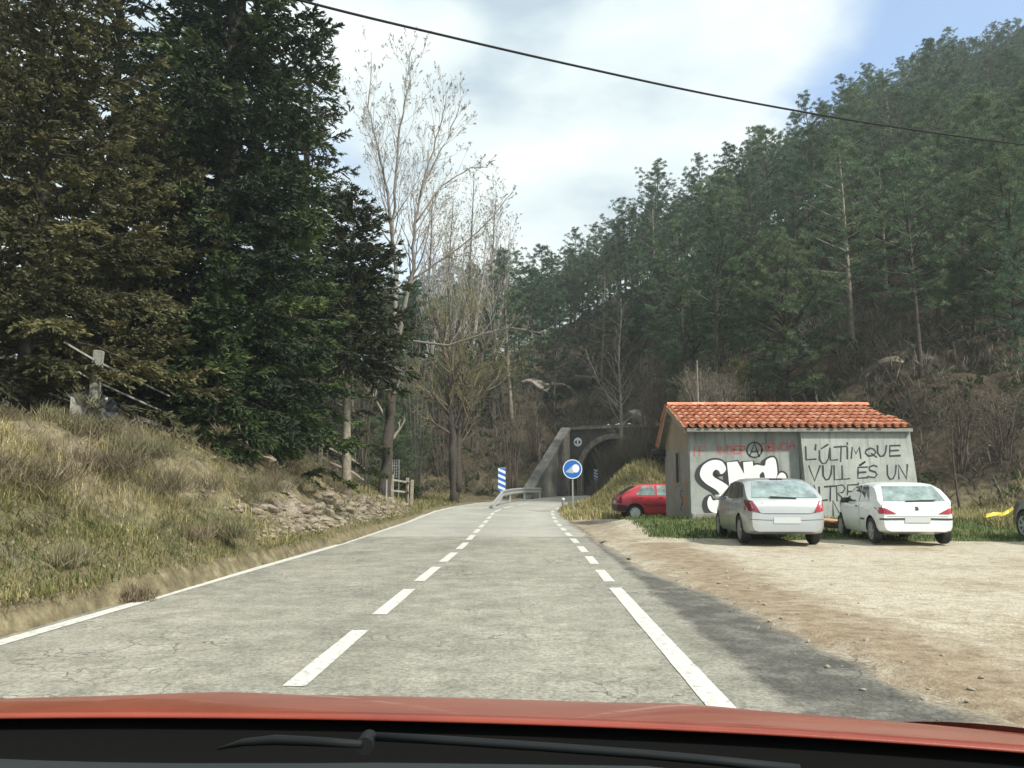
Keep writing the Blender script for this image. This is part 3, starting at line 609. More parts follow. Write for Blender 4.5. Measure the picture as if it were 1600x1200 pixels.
for a0, lst in ((0.0, (inn, outer)), (.55, (inn, outer))):
    for pl in lst: w.v += [tuple(tl(a0, c_, tz+z)) for c_, z in pl]; w.t += [.5]*len(pl)
n = len(inn)
for i in range(n-1):
    for q in ((i, i+1, n+i+1, n+i), (2*n+i+1, 2*n+i, 3*n+i, 3*n+i+1), (i+1, i, 2*n+i, 2*n+i+1), (n+i, n+i+1, 3*n+i+1, 3*n+i)): w.f.append(q); w.m.append(0)
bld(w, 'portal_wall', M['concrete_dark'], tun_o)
w = MB(); v1 = [ (c_*1.13, z*1.09 if z > 0 else 0) for c_, z in arch(2.68, 1.75)]; v0 = arch(2.68, 1.75); n = len(v0)
for a0 in (-.09, .05):
    for pl in (v0, v1): w.v += [tuple(tl(a0, c_, tz+z)) for c_, z in pl]; w.t += [.5]*n
for i in range(n-1):
    for q in ((i, i+1, n+i+1, n+i), (i+1, i, 2*n+i, 2*n+i+1), (n+i, n+i+1, 3*n+i+1, 3*n+i)): w.f.append(q); w.m.append(0)
bld(w, 'arch_ring', M['rock_dark'], tun_o)
w = MB(); A = np.linspace(.3, 26, 12)
for a0 in A: w.v += [tuple(tl(a0, c_*1.02+.02*a0*a0*.6, tz+z*1.01)) for c_, z in ar]; w.t += [.5]*len(ar)
n = len(ar)
for j in range(len(A)-1):
    for i in range(n-1): w.f.append((j*n+i, j*n+i+1, (j+1)*n+i+1, (j+1)*n+i)); w.m.append(0)
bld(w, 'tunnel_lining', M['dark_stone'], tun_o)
# wing wall with sloping coping
ww0, ww1 = Vector((1.25, 52.0, 0)), tl(0.02, -3.65, 0)
d = (ww1-ww0).normalized(); nn = Vector((-d.y, d.x, 0)); zb, zt0, zt1 = road_z(53)-.4, .95, tz+4.95
w = MB(); w.prism([ww0+Vector((0, 0, zb)), ww1+Vector((0, 0, zb)), ww1+Vector((0, 0, zt1)), ww0+Vector((0, 0, zt0))], nn*.45)
bld(w, 'wing_wall', M['coping_stone'], tun_o)
w = MB(); cA, cB = ww0+Vector((0, 0, zt0)), ww1+Vector((0, 0, zt1)); sd_ = (cB-cA).normalized(); up = sd_.cross(nn); up = up if up.z > 0 else -up
o_ = -nn*.10; w.prism([cA+o_, cB+o_, cB+o_+up*.28, cA+o_+up*.28], nn*.75); bld(w, 'sloping_coping', M['coping_stone'], tun_o, bevel=.02)
w = MB()   # top coping
w.prism([tl(-.08, -3.75, tz+5.0), tl(-.08, 4.7, tz+5.0), tl(-.08, 4.7, tz+5.2), tl(-.08, -3.75, tz+5.2)], TT.to_3d()*.75); bld(w, 'top_coping', M['rock_dark'], tun_o)
w = MB(); w.prism([tl(.56, -4.3, tz+4.4), tl(.56, 5.2, tz+4.4), tl(.56, 5.2, tz+5.32), tl(.56, -4.3, tz+5.32)], TT.to_3d()*4); bld(w, 'portal_roof', M['rock_dark'], tun_o)
# round restriction plate on the portal
def disc(mb, c, nrm_, r, th=.02, n=28, r0=0):
    nrm_ = Vector(nrm_).normalized(); q = nrm_.to_track_quat('Z', 'Y').to_matrix(); ring = lambda rr, z: [Vector(c)+q @ Vector((rr*math.cos(2*math.pi*k/n), rr*math.sin(2*math.pi*k/n), z)) for k in range(n)]
    v = ring(r, 0)+ring(r, th); mb.add(v, [tuple(range(n-1, -1, -1)), tuple(range(n, 2*n))]+[(k, (k+1) % n, n+(k+1) % n, n+k) for k in range(n)])
pc = tl(-.03, -2.95, tz+4.05); nrm_ = -TT.to_3d()
hs = empty('height_sign', pc, 0, 'small round white plate with dark arrows fixed high on the tunnel portal', 'sign')
w = MB(); disc(w, pc, nrm_, .34); bld(w, 'plate', M['signwhite'], hs)
w = MB(); rt = TNR.to_3d()
for s in (-1, 1): w.prism([pc+nrm_*.024+rt*s*.27, pc+nrm_*.024+rt*s*.08+Vector((0, 0, .17)), pc+nrm_*.024+rt*s*.08-Vector((0, 0, .17))], nrm_*.006)
bld(w, 'arrows', M['rubber'], hs)

# ------------------------------------------------------------------ blue headlamp sign
sp_ = at(894, 790, 37); gzz = gz(sp_.x, 37); c0 = at(894.5, 733, 37)
sg = empty('headlamp_sign', (sp_.x, 37, gzz), 0, 'round blue road sign with a white headlamp symbol on a grey post', 'road sign')
w = MB(); w.tube([(c0.x, 37.03, gzz-.3), (c0.x, 37.03, c0.z+.3)], .038, 10); bld(w, 'post', M['galv'], sg)
w = MB(); disc(w, (c0.x, 37, c0.z), (0, -1, 0), .44, .025, 40); bld(w, 'disc', M['blue'], sg)
w = MB(); n = 40
rg = lambda r, y: [Vector((c0.x+r*math.cos(2*math.pi*k/n), y, c0.z+r*math.sin(2*math.pi*k/n))) for k in range(n)]
w.add(rg(.44, 36.968)+rg(.405, 36.968), [(k, (k+1) % n, n+(k+1) % n, n+k) for k in range(n)]); bld(w, 'white_rim', M['signwhite'], sg)
w = MB(); q = lambda x, z: Vector((c0.x+x, 36.966, c0.z+z))
w.prism([q(-.33, -.14), q(.06, .21), q(.10, .0), q(.04, -.20)], (0, .004, 0)); bld(w, 'beam', M['grey_sign'], sg)
w = MB(); w.add([Vector((c0.x+.15+.16*math.cos(a), 36.964, c0.z+.03+.19*math.sin(a))) for a in np.linspace(0, 2*math.pi, 24, endpoint=False)], [tuple(range(24))]); bld(w, 'lamp', M['signwhite'], sg)

def chevron(px, py0, py1, Y, wpx, label, post=True):
    a, b = at(px, py1, Y), at(px, py0, Y); wd = wpx/F*Y; h = b.z-a.z
    g0 = gz(a.x, Y); e_ = empty('chevron_board', (a.x, Y, g0), 0, label, 'road sign', None)
    w = MB(); w.box((a.x, Y, (a.z+b.z)/2), (wd, .03, h)); bld(w, 'board', M['signwhite'], e_)
    w = MB(); ns = 4; st = h/ns
    for k in range(-1, ns+1):
        z0 = a.z+st*k; poly = [(-wd/2, z0+st*1.0), (wd/2, z0+st*.42), (wd/2, z0+st*.92), (-wd/2, z0+st*1.5)]
        poly = [(x, min(max(z, a.z+.001), b.z-.001)) for x, z in poly]
        if max(p[1] for p in poly)-min(p[1] for p in poly) < .03: continue
        w.add([(a.x+x, Y-.019, z) for x, z in poly], [(0, 1, 2, 3)])
    bld(w, 'blue_stripes', M['blue'], e_)
    if post:
        w = MB(); w.box((a.x, Y+.05, (g0-.2+a.z+.3)/2), (.07, .06, a.z+.3-g0+.2)); bld(w, 'post', M['galv'], e_)
chevron(784, 731, 767, 46.5, 11.5, 'upright blue and white diagonally striped board standing behind the guard rail')
chevron(931, 733, 751, 58.2, 6, 'small blue and white striped board at the tunnel mouth right of the round blue sign')

# ------------------------------------------------------------------ guard rail
gp = [at(770, 782, 40.5), at(786, 771, 42.5), at(800, 768, 45.0), at(822, 766, 48.5), at(846, 766, 52.0)]
gp[0].z = gz(gp[0].x, gp[0].y)+.12
grl = empty('guard_rail', (gp[0].x, gp[0].y, gp[0].z), 0, 'grey steel guard rail on the left of the bend before the tunnel', 'guard rail')
w = MB(); prof = [(-.04, .16), (.04, .10), (-.03, .03), (-.03, -.03), (.04, -.10), (-.04, -.16)]
ds = []
for i, p in enumerate(gp):
    dd = (gp[min(i+1, 4)]-gp[max(i-1, 0)]); dd.z = 0; dd.normalize(); n_ = Vector((dd.y, -dd.x, 0)); ds += [p+n_*o+Vector((0, 0, z)) for o, z in prof]
k = len(prof); w.add(ds, [(i*k+j, i*k+j+1, (i+1)*k+j+1, (i+1)*k+j) for i in range(4) for j in range(k-1)]); bld(w, 'beam', M['galv'], grl, smooth=False)
for p in gp[1:]:
    w = MB(); g0 = gz(p.x-.15, p.y); w.box((p.x-.1, p.y+.12, (g0-.3+p.z+.15)/2), (.1, .06, p.z+.15-g0+.3)); bld(w, 'post', M['galv'], grl)

# small marker posts
def marker(px, py0, py1, Y, label, r=.05, mt='concrete'):
    a = at(px, py1, Y); g0 = gz(a.x, Y); b = at(px, py0, Y); o = empty('marker_post', (a.x, Y, g0), 0, label, 'post')
    w = MB(); w.tube([(a.x, Y, g0-.2), (a.x, Y, b.z-.05)], r, 8); bld(w, 'shaft', M[mt], o)
    w = MB(); w.lathe([(r*1.05, b.z-.05), (r*1.05, b.z), (r*.6, b.z+.03)], (a.x, Y, 0), 'Z', 8); bld(w, 'cap', M['white'], o)
marker(880, 779, 795, 38.5, 'short grey marker post at the right road edge beside the blue sign', .07)
marker(603, 745, 800, 33.0, 'thin grey metal pole in front of the thick poplar trunk', .035, 'galv')
c0 = at(613, 732, 38.5); g0 = gz(c0.x, 38.5); o = empty('mesh_panel', (c0.x, 38.5, g0), 0, 'pale grey wire mesh panel just right of the thick poplar trunk', 'panel')
w = MB()
for k in range(7): w.tube([(c0.x-.3+.1*k, 38.5, c0.z-.4), (c0.x-.3+.1*k, 38.5, c0.z+.4)], .008, 4); w.tube([(c0.x-.3, 38.5, c0.z-.4+.133*k), (c0.x+.3, 38.5, c0.z-.4+.133*k)], .008, 4)
bld(w, 'mesh', M['galv'], o)
w = MB()
for s in (-.32, .32): w.tube([(c0.x+s, 38.5, g0-.2), (c0.x+s, 38.5, c0.z+.42)], .02, 5)
bld(w, 'frame', M['galv'], o)

# ------------------------------------------------------------------ fences on the left terrace
def fence(posts, label, hgt, rails, pw=.14, mt='wood', skip=(), rw_=(.06, .08)):
    P_ = [Vector(p) for p in posts]; o = empty('fence', P_[0], 0, label, 'fence')
    for pi, p in enumerate(P_):
        if pi in skip: continue
        w = MB(); w.box((p.x, p.y, p.z+hgt/2-.15), (pw, pw, hgt+.3), Matrix.Rotation(random.uniform(-.04, .04), 3, 'Y')); bld(w, 'post', M[mt], o, bevel=.015)
    for a, b in zip(P_[:-1], P_[1:]):
        for rz_ in rails:
            w = MB(); w.bar(a+Vector((0, -.03, hgt*rz_+random.uniform(-.03, .03))), b+Vector((0, -.03, hgt*rz_+random.uniform(-.03, .03))), *rw_); bld(w, 'rail', M[mt], o)
    return o
def fp(px, py, Y): p = at(px, py, Y); return (p.x, Y, max(p.z, gz(p.x, Y)-.05) if Y > 25 else p.z)
fence([fp(500, 732, 30.2), fp(508, 738, 31.5), fp(545, 752, 33.5), fp(570, 772, 34.8)], 'weathered wooden fence between the small conifer trunk and the thick poplar', 1.15, (.42, .86))
fence([fp(612, 780, 35.6), fp(636, 783, 36.6), fp(643, 787, 36.2)], 'short weathered fence end just right of the thick poplar trunk', 1.05, (.38, .82))
fence([fp(96, 604, 14.9), fp(147, 632, 15.4), fp(262, 678, 17.8)], 'rusty railing with one pale concrete post on top of the bank wall', 1.05, (.42, .80), .16, 'concrete', skip=(0, 2), rw_=(.03, .035))
w = MB(); a, b = Vector(fp(105, 618, 14.8)), Vector(fp(300, 690, 18.6)); a.y += .12; b.y += .12
rw = empty('bank_wall', ((a.x+b.x)/2, (a.y+b.y)/2, 1.6), 0, 'low stained concrete wall under the railing at the top of the bank', 'wall')
w = MB(); w.prism([a-Vector((0, 0, 1.6)), b-Vector((0, 0, 1.6)), b, a], Vector((-.12, .25, 0))); bld(w, 'wall_face', M['concrete'], rw)
w = MB(); w.bar(a+Vector((-.04, .1, .03)), b+Vector((-.04, .1, .03)), .36, .07); bld(w, 'wall_coping', M['concrete_dark'], rw)
# ------------------------------------------------------------------ cars
M['silver'] = P('silver_car_paint', (.40, .42, .42), .34, metal=.35, coat=.6, var=.04, scale=3)
M['carwhite'] = P('white_car_paint', (.66, .69, .67), .35, coat=.5, var=.05, scale=2)
M['carred'] = P('red_car_paint', (.40, .022, .035), .4, coat=.5, var=.1, scale=2)
M['cardark'] = P('dark_car_paint', (.02, .022, .025), .3, coat=.6)
M['glass'] = P('car_glass', (.055, .075, .075), .04, spec=.9, coat=.6)
M['glass_light'] = P('rear_glass', (.19, .25, .24), .06, spec=.9, coat=.7, var=.5, scale=3.4)  # opaque pane: sky reflection and the bright view through the cabin painted into its colour
M['taillight'] = P('tail_light', (.36, .015, .03), .2, coat=.8)
M['tail_dark'] = P('tail_light_dark', (.17, .02, .03), .2, coat=.8)
M['plate'] = P('blank_plate', (.50, .52, .52), .6)
M['seam'] = P('panel_gap', (.05, .05, .05), .8)
def car(name, label, L, W, wb, rear, rw, top, belt, bot, paint, parts, loc, rz, tw=.19, wcurve=None, group='parked cars', rimmat='rim', wheels_dz=0, tumble=.30):
    o = empty(name, loc, 0, label, 'car', group)
    st = np.unique(np.concatenate([np.linspace(0, .25, 9), np.linspace(.25, L-.3, 46), np.linspace(L-.3, L, 8)]))
    def cub(tab, s):
        xs_, ys_ = np.array([p[0] for p in tab], float), np.array([p[1] for p in tab], float)
        t = np.linspace(xs_[0], xs_[-1], 500); v = np.interp(t, xs_, ys_); k = np.hanning(15); k /= k.sum(); v = np.convolve(np.pad(v, 7, mode='edge'), k, mode='valid'); return np.interp(s, t, v)
    wc = wcurve or [(0, .84), (.05, .90), (.16, .955), (.45, .99), (1.0, 1.0), (L-1.1, 1.0), (L-.5, .95), (L-.15, .85), (L, .70)]
    secs = []
    for s in st:
        T = cub(top, s); B = min(cub(belt, s), T-.004); b0 = cub(bot, s); w_ = W/2*cub(wc, s); g = T-B; wr = w_*.955-tumble*max(g-.03, 0)
        pts = [(0, b0), (w_*.80, b0), (w_*.93, b0+.03), (w_*.985, b0+.11), (w_*1.0, b0+.5*(B-b0)), (w_*.995, b0+.62*(B-b0)), (w_*.985, b0+.85*(B-b0)), (w_*.955, B), (w_*.955*.6+wr*.4, B+.4*g*.9), (wr+.02, T-.13*min(g, .4)/.4*.6-.012), (wr*.90, T-.03*min(1, g/.3)-.008), (wr*.6, T-.008), (0, T)]
        secs.append(pts)
    np_ = len(secs[0]); n = np_*2-2; V_ = []
    for s, pts in zip(st, secs):
        ring = [(s, y, z) for y, z in pts]+[(s, -y, z) for y, z in pts[-2:0:-1]]
        V_ += ring
    Fq = [(i*n+k, i*n+(k+1) % n, (i+1)*n+(k+1) % n, (i+1)*n+k) for i in range(len(st)-1) for k in range(n)]
    me = bpy.data.meshes.new('body'); me.from_pydata(V_, [], Fq+[tuple(range(n)), tuple(range(len(V_)-1, len(V_)-n-1, -1))])
    bm = bmesh.new(); bm.from_mesh(me); bmesh.ops.recalc_face_normals(bm, faces=bm.faces); bmesh.ops.triangulate(bm, faces=[f for f in bm.faces if len(f.verts) > 4]); bm.to_mesh(me)
    bvh = BVHTree.FromBMesh(bm); bm.free()
    me.materials.append(M[paint]); me.materials.append(M['rubber'])
    body = bpy.data.objects.new('body', me); COL.objects.link(body)
    for sx in (rear, rear+wb):                      # wheel arches
        for sy in (-1, 1):
            cm_ = MB(); cm_.lathe([(rw+.055, sy*W*.5-sy*(tw+.06)), (rw+.055, sy*(W*.5+.2))], (sx, 0, rw+.0), 'Y', 28)
            co = cm_.build('cutter', M['rubber']); md = body.modifiers.new('b', 'BOOLEAN'); md.object = co; md.operation = 'DIFFERENCE'; md.solver = 'EXACT'
            try: md.material_mode = 'TRANSFER'
            except Exception: pass
            dg = bpy.context.evaluated_depsgraph_get(); m2 = bpy.data.meshes.new_from_object(body.evaluated_get(dg)); body.modifiers.clear(); body.data = m2; bpy.data.objects.remove(co)
    me = body.data; me.name = 'body'
    me.polygons.foreach_set('use_smooth', [True]*len(me.polygons)); me.set_sharp_from_angle(angle=R(38))
    rot = Matrix.Rotation(rz, 4, 'Z')
    body.parent = o
    def patch(nm, mt, corners, axis, nx_=10, ny_=5, off=.006, parent=None):
        """bilinear patch projected onto the body: axis 'R' from behind with (y,z), 'S'/'s' from left/right with (s,z), 'T' from the top with (s,y), 'F' front"""
        c_ = [np.array(p, float) for p in corners]; vs = []; src = {'R': lambda a: (Vector((-1, a[0], a[1])), Vector((1, 0, 0))), 'F': lambda a: (Vector((L+1, a[0], a[1])), Vector((-1, 0, 0))), 'S': lambda a: (Vector((a[0], 3, a[1])), Vector((0, -1, 0))), 's': lambda a: (Vector((a[0], -3, a[1])), Vector((0, 1, 0)))}[axis]
        for j in range(ny_+1):
            for i in range(nx_+1):
                u, v = i/nx_, j/ny_; a = (c_[0]*(1-u)+c_[1]*u)*(1-v)+(c_[3]*(1-u)+c_[2]*u)*v; org, dr = src(a); h = bvh.ray_cast(org, dr)
                if h[0] is None: h = bvh.find_nearest(org+dr*1.3); p = h[0]
                else: p = h[0]
                vs.append(p-dr*off+Vector((0, 0, off*.5)))
        m = MB(); k = nx_+1; m.add(vs, [(j*k+i, j*k+i+1, (j+1)*k+i+1, (j+1)*k+i) for j in range(ny_) for i in range(nx_)])
        ob = m.build(nm, M[mt], None, smooth=True); ob.parent = parent or o; return ob
    for p in parts:
        patch(*p)
    for sx in (rear, rear+wb):
        for sy in (-1, 1):
            m = MB(); y0 = sy*(W/2-tw-.015); y1 = sy*(W/2-.015); m.lathe([(rw*.62, y0), (rw*.93, y0), (rw, y0+sy*.03), (rw, y1-sy*.03), (rw*.94, y1), (rw*.68, y1), (rw*.66, y1-sy*.03), (rw*.4, y1-sy*.05)], (sx, 0, rw), 'Y', 28)
            wh = m.build('wheel', M['rubber'], None, smooth=False); wh.parent = o
            m = MB(); m.lathe([(rw*.65, y1-sy*.04), (rw*.66, y1-sy*.004), (rw*.58, y1-sy*.012), (rw*.56, y1-sy*.03), (rw*.2, y1-sy*.02), (rw*.17, y1-sy*.004), (0.001, y1-sy*.002)], (sx, 0, rw), 'Y', 28) if rimmat == 'hubcap' else m.lathe([(rw*.65, y1-sy*.05), (rw*.67, y1-sy*.002), (rw*.59, y1-sy*.006), (rw*.57, y1-sy*.05)], (sx, 0, rw), 'Y', 28)
            if rimmat != 'hubcap':
                for k in range(6):
                    th = k*math.pi/3; dv = Vector((math.cos(th), 0, math.sin(th))); m.bar(Vector((sx, y1-sy*.022, rw)), Vector((sx, y1-sy*.022, rw))+dv*rw*.62, .035, rw*.18)
                m.lathe([(rw*.16, y1-sy*.04), (rw*.16, y1-sy*.004), (.001, y1-sy*.002)], (sx, 0, rw), 'Y', 12)
            rm_ = m.build('rim', M[rimmat], None); rm_.parent = wh
    o.rotation_euler = (0, 0, rz)
    return o, bvh
def mirror_(o, s, y, z, mt):
    for sy in (-1, 1):
        m = MB(); m.box((s, sy*(y+.10), z), (.10, .17, .13)); m.tube([(s+.02, sy*(y-.06), z-.05), (s+.02, sy*(y+.08), z-.03)], .02, 6); ob = m.build('mirror', M[mt], None, bevel=.025, smooth=True); ob.parent = o
H90 = math.pi/2
# silver five-door
sil, bv = car('silver_hatchback', 'silver five-door hatchback parked in front of the graffiti wall', 4.2, 1.72, 2.61, .80, .315,
  [(0, .80), (.05, .93), (.13, 1.03), (.45, 1.25), (.72, 1.40), (1.0, 1.45), (1.8, 1.47), (2.3, 1.42), (2.75, 1.22), (3.2, 1.03), (3.8, .90), (4.1, .74), (4.2, .62)],
  [(0, .78), (.13, .99), (.5, .99), (1.5, .96), (3.2, .92), (4.2, .6)], [(0, .30), (.25, .24), (.8, .2), (3.4, .2), (4.2, .26)], 'silver', [
   ('rear_window', 'glass_light', [(-.70, 1.02), (.70, 1.02), (.56, 1.375), (-.56, 1.375)], 'R', 16, 8, .010),
   ('rear_light', 'tail_dark', [(.56, .70), (.86, .74), (.83, .965), (.70, .95)], 'R', 8, 6, .012), ('rear_light', 'taillight', [(-.56, .70), (-.86, .74), (-.83, .965), (-.70, .95)], 'R', 8, 6, .012),
   ('rear_light', 'tail_dark', [(.0, .72), (.20, .84), (.24, .95), (.06, .95)], 'S', 8, 5, .010),
   ('brake_light', 'tail_dark', [(-.15, 1.405), (.15, 1.405), (.14, 1.43), (-.14, 1.43)], 'R', 6, 2, .012),
   ('number_plate', 'plate', [(-.28, .47), (.28, .47), (.28, .60), (-.28, .60)], 'R', 6, 3, .012),
   ('hatch_seam', 'seam', [(-.48, .672), (.48, .672), (.5, .684), (-.5, .684)], 'R', 12, 1, .006), ('hatch_seam', 'seam', [(-.60, .70), (-.48, .676), (-.5, .688), (-.61, .715)], 'R', 4, 1, .006), ('hatch_seam', 'seam', [(.60, .70), (.48, .676), (.5, .688), (.61, .715)], 'R', 4, 1, .006),
   ('bumper_crease', 'seam', [(-.84, .555), (-.3, .535), (-.3, .545), (-.84, .565)], 'R', 10, 1, .005), ('bumper_crease', 'seam', [(.84, .555), (.3, .535), (.3, .545), (.84, .565)], 'R', 10, 1, .005),
   ('rear_valance', 'black', [(-.62, .25), (.62, .25), (.55, .30), (-.55, .30)], 'R', 8, 2, .008),
   ('side_window', 'glass', [(1.02, 1.0), (1.92, .985), (1.86, 1.385), (1.2, 1.36)], 'S', 10, 6, .008), ('side_window', 'glass', [(1.98, .985), (2.92, .97), (2.45, 1.30), (1.93, 1.385)], 'S', 10, 6, .008), ('quarter_window', 'glass', [(.52, 1.03), (.96, 1.01), (1.12, 1.33), (.78, 1.27)], 'S', 8, 5, .008),
   ('side_window', 'glass', [(1.02, 1.0), (1.92, .985), (1.86, 1.385), (1.2, 1.36)], 's', 10, 6, .008), ('side_window', 'glass', [(1.98, .985), (2.92, .97), (2.45, 1.30), (1.93, 1.385)], 's', 10, 6, .008), ('quarter_window', 'glass', [(.52, 1.03), (.96, 1.01), (1.12, 1.33), (.78, 1.27)], 's', 8, 5, .008),
   ('windscreen', 'glass', [(-.66, 1.06), (.66, 1.06), (.56, 1.38), (-.56, 1.38)], 'F', 10, 6, .008),
   ('door_seam', 'seam', [(1.94, .30), (1.955, .30), (1.955, .97), (1.94, .97)], 'S', 1, 8, .004), ('door_seam', 'seam', [(1.05, .62), (1.065, .62), (1.0, .98), (.985, .98)], 'S', 1, 6, .004), ('door_handle', 'silver', [(1.12, .86), (1.30, .86), (1.30, .90), (1.12, .90)], 'S', 3, 1, .03), ('door_handle', 'silver', [(2.06, .85), (2.24, .85), (2.24, .89), (2.06, .89)], 'S', 3, 1, .03),
  ], (5.86, 17.35, .06), H90-.07)
mirror_(sil, 2.78, .83, 1.0, 'silver')
m = MB(); m.box((.10, .04, 1.025), (.03, .55, .025), Matrix.Rotation(.05, 3, 'X')); ob = m.build('rear_wiper', M['black'], None); ob.parent = sil
m = MB(); m.tube([(.75, 0, 1.41), (.62, 0, 1.56)], .006, 5); ob = m.build('aerial', M['black'], None); ob.parent = sil
# white three-door
whi, bv = car('white_hatchback', 'small white three-door hatchback parked right of the silver car', 3.62, 1.62, 2.385, .58, .285,
  [(0, .74), (.05, .86), (.14, .95), (.34, 1.15), (.52, 1.28), (.75, 1.34), (1.5, 1.365), (2.0, 1.33), (2.45, 1.1), (2.75, .95), (3.3, .82), (3.55, .7), (3.62, .58)],
  [(0, .72), (.13, .90), (.5, .89), (1.5, .88), (2.8, .85), (3.62, .56)], [(0, .29), (.25, .25), (.6, .2), (3.0, .2), (3.62, .26)], 'carwhite', [
   ('rear_window', 'glass_light', [(-.64, .93), (.64, .93), (.54, 1.255), (-.54, 1.255)], 'R', 16, 8, .010),
   ('rear_light', 'taillight', [(.42, .655), (.80, .655), (.79, .79), (.66, .785)], 'R', 8, 4, .012), ('rear_light', 'taillight', [(-.42, .655), (-.80, .655), (-.79, .79), (-.66, .785)], 'R', 8, 4, .012),
   ('rear_light', 'taillight', [(.0, .655), (.10, .655), (.10, .79), (.02, .79)], 'S', 4, 4, .010),
   ('bumper_strip', 'black', [(.26, .535), (.80, .525), (.80, .56), (.26, .57)], 'R', 10, 2, .012), ('bumper_strip', 'black', [(-.26, .535), (-.80, .525), (-.80, .56), (-.26, .57)], 'R', 10, 2, .012),
   ('number_plate', 'plate', [(-.26, .47), (.26, .47), (.26, .58), (-.26, .58)], 'R', 6, 3, .016),
   ('hatch_seam', 'seam', [(-.62, .60), (.62, .60), (.62, .608), (-.62, .608)], 'R', 12, 1, .006), ('hatch_seam', 'seam', [(.70, .80), (.712, .80), (.675, .91), (.665, .91)], 'R', 1, 4, .006), ('hatch_seam', 'seam', [(-.70, .80), (-.712, .80), (-.675, .91), (-.665, .91)], 'R', 1, 4, .006),
   ('badge', 'seam', [(-.035, .735), (.035, .735), (.03, .815), (-.03, .815)], 'R', 3, 3, .012), ('hatch_lock', 'hubcap', [(-.33, .745), (-.29, .745), (-.29, .80), (-.33, .80)], 'R', 3, 3, .010),
   ('side_window', 'glass', [(1.42, .91), (2.52, .90), (2.08, 1.24), (1.46, 1.285)], 'S', 10, 6, .008), ('side_window', 'glass', [(.72, .93), (1.36, .91), (1.38, 1.285), (.98, 1.27)], 'S', 10, 6, .008),
   ('side_window', 'glass', [(1.42, .91), (2.52, .90), (2.08, 1.24), (1.46, 1.285)], 's', 10, 6, .008), ('side_window', 'glass', [(.72, .93), (1.36, .91), (1.38, 1.285), (.98, 1.27)], 's', 10, 6, .008),
   ('windscreen', 'glass', [(-.60, .99), (.60, .99), (.52, 1.28), (-.52, 1.28)], 'F', 10, 6, .008),
   ('door_seam', 'seam', [(1.30, .28), (1.314, .28), (1.39, .88), (1.376, .88)], 'S', 1, 8, .004), ('side_strip', 'black', [(.95, .50), (1.24, .50), (1.24, .54), (.95, .54)], 'S', 5, 1, .012), ('door_handle', 'black', [(1.46, .78), (1.60, .78), (1.60, .815), (1.46, .815)], 'S', 3, 1, .02),
  ], (8.69, 17.45, .07), H90-.12, tw=.17)
mirror_(whi, 2.32, .74, .93, 'black')
m = MB(); m.box((.10, -.12, .945), (.03, .60, .022), Matrix.Rotation(-.04, 3, 'X')); ob = m.build('rear_wiper', M['black'], None); ob.parent = whi
# red five-door, side on
red, bv = car('red_hatchback', 'red five-door hatchback half hidden behind the left end of the shed', 3.75, 1.60, 2.446, .62, .285,
  [(0, .72), (.05, .84), (.16, .95), (.45, 1.15), (.72, 1.29), (1.0, 1.34), (1.7, 1.35), (2.1, 1.31), (2.5, 1.12), (2.85, .95), (3.4, .84), (3.65, .72), (3.75, .6)],
  [(0, .70), (.15, .90), (.5, .90), (1.5, .88), (2.85, .85), (3.75, .56)], [(0, .32), (.25, .28), (.6, .22), (3.0, .22), (3.75, .28)], 'carred', [
   ('side_window', 'glass_light', [(.66, .93), (1.38, .91), (1.36, 1.275), (.92, 1.255)], 's', 10, 6, .008), ('side_window', 'glass_light', [(1.46, .91), (2.42, .90), (2.05, 1.23), (1.46, 1.28)], 's', 10, 6, .008),
   ('side_window', 'glass', [(.66, .93), (1.38, .91), (1.36, 1.275), (.92, 1.255)], 'S', 10, 6, .008), ('side_window', 'glass', [(1.46, .91), (2.42, .90), (2.05, 1.23), (1.46, 1.28)], 'S', 10, 6, .008),
   ('rear_window', 'glass', [(-.62, .95), (.62, .95), (.54, 1.25), (-.54, 1.25)], 'R', 12, 6, .010), ('windscreen', 'glass', [(-.60, .99), (.60, .99), (.52, 1.26), (-.52, 1.26)], 'F', 10, 6, .008),
   ('rear_light', 'tail_dark', [(-.58, .62), (-.76, .62), (-.74, .84), (-.60, .84)], 'R', 4, 4, .012), ('rear_light', 'tail_dark', [(.58, .62), (.76, .62), (.74, .84), (.60, .84)], 'R', 4, 4, .012), ('rear_light', 'tail_dark', [(.0, .66), (.10, .66), (.12, .84), (.04, .84)], 's', 4, 4, .010),
   ('bumper', 'black', [(-.78, .33), (.78, .33), (.78, .56), (-.78, .56)], 'R', 12, 4, .02), ('bumper', 'black', [(-.0, .34), (.32, .34), (.32, .53), (.0, .56)], 's', 6, 4, .02),
   ('side_strip', 'black', [(.94, .545), (2.7, .53), (2.7, .555), (.94, .57)], 's', 12, 1, .012), ('door_seam', 'seam', [(1.40, .28), (1.414, .28), (1.42, .9), (1.406, .9)], 's', 1, 8, .004), ('door_seam', 'seam', [(.95, .60), (.962, .60), (.66, .91), (.648, .91)], 's', 1, 8, .004),
   ('door_handle', 'black', [(.76, .80), (.92, .80), (.92, .84), (.76, .84)], 's', 3, 1, .015), ('door_handle', 'black', [(1.52, .80), (1.68, .80), (1.68, .84), (1.52, .84)], 's', 3, 1, .015),
   ('number_plate', 'plate', [(-.26, .60), (.26, .60), (.26, .71), (-.26, .71)], 'R', 6, 3, .016),
  ], (3.92, 30.9, .0), .03, tw=.17, rimmat='hubcap')
red.location.z = gz(4.9, 30.4)-.01
mirror_(red, 2.35, .74, .93, 'black')
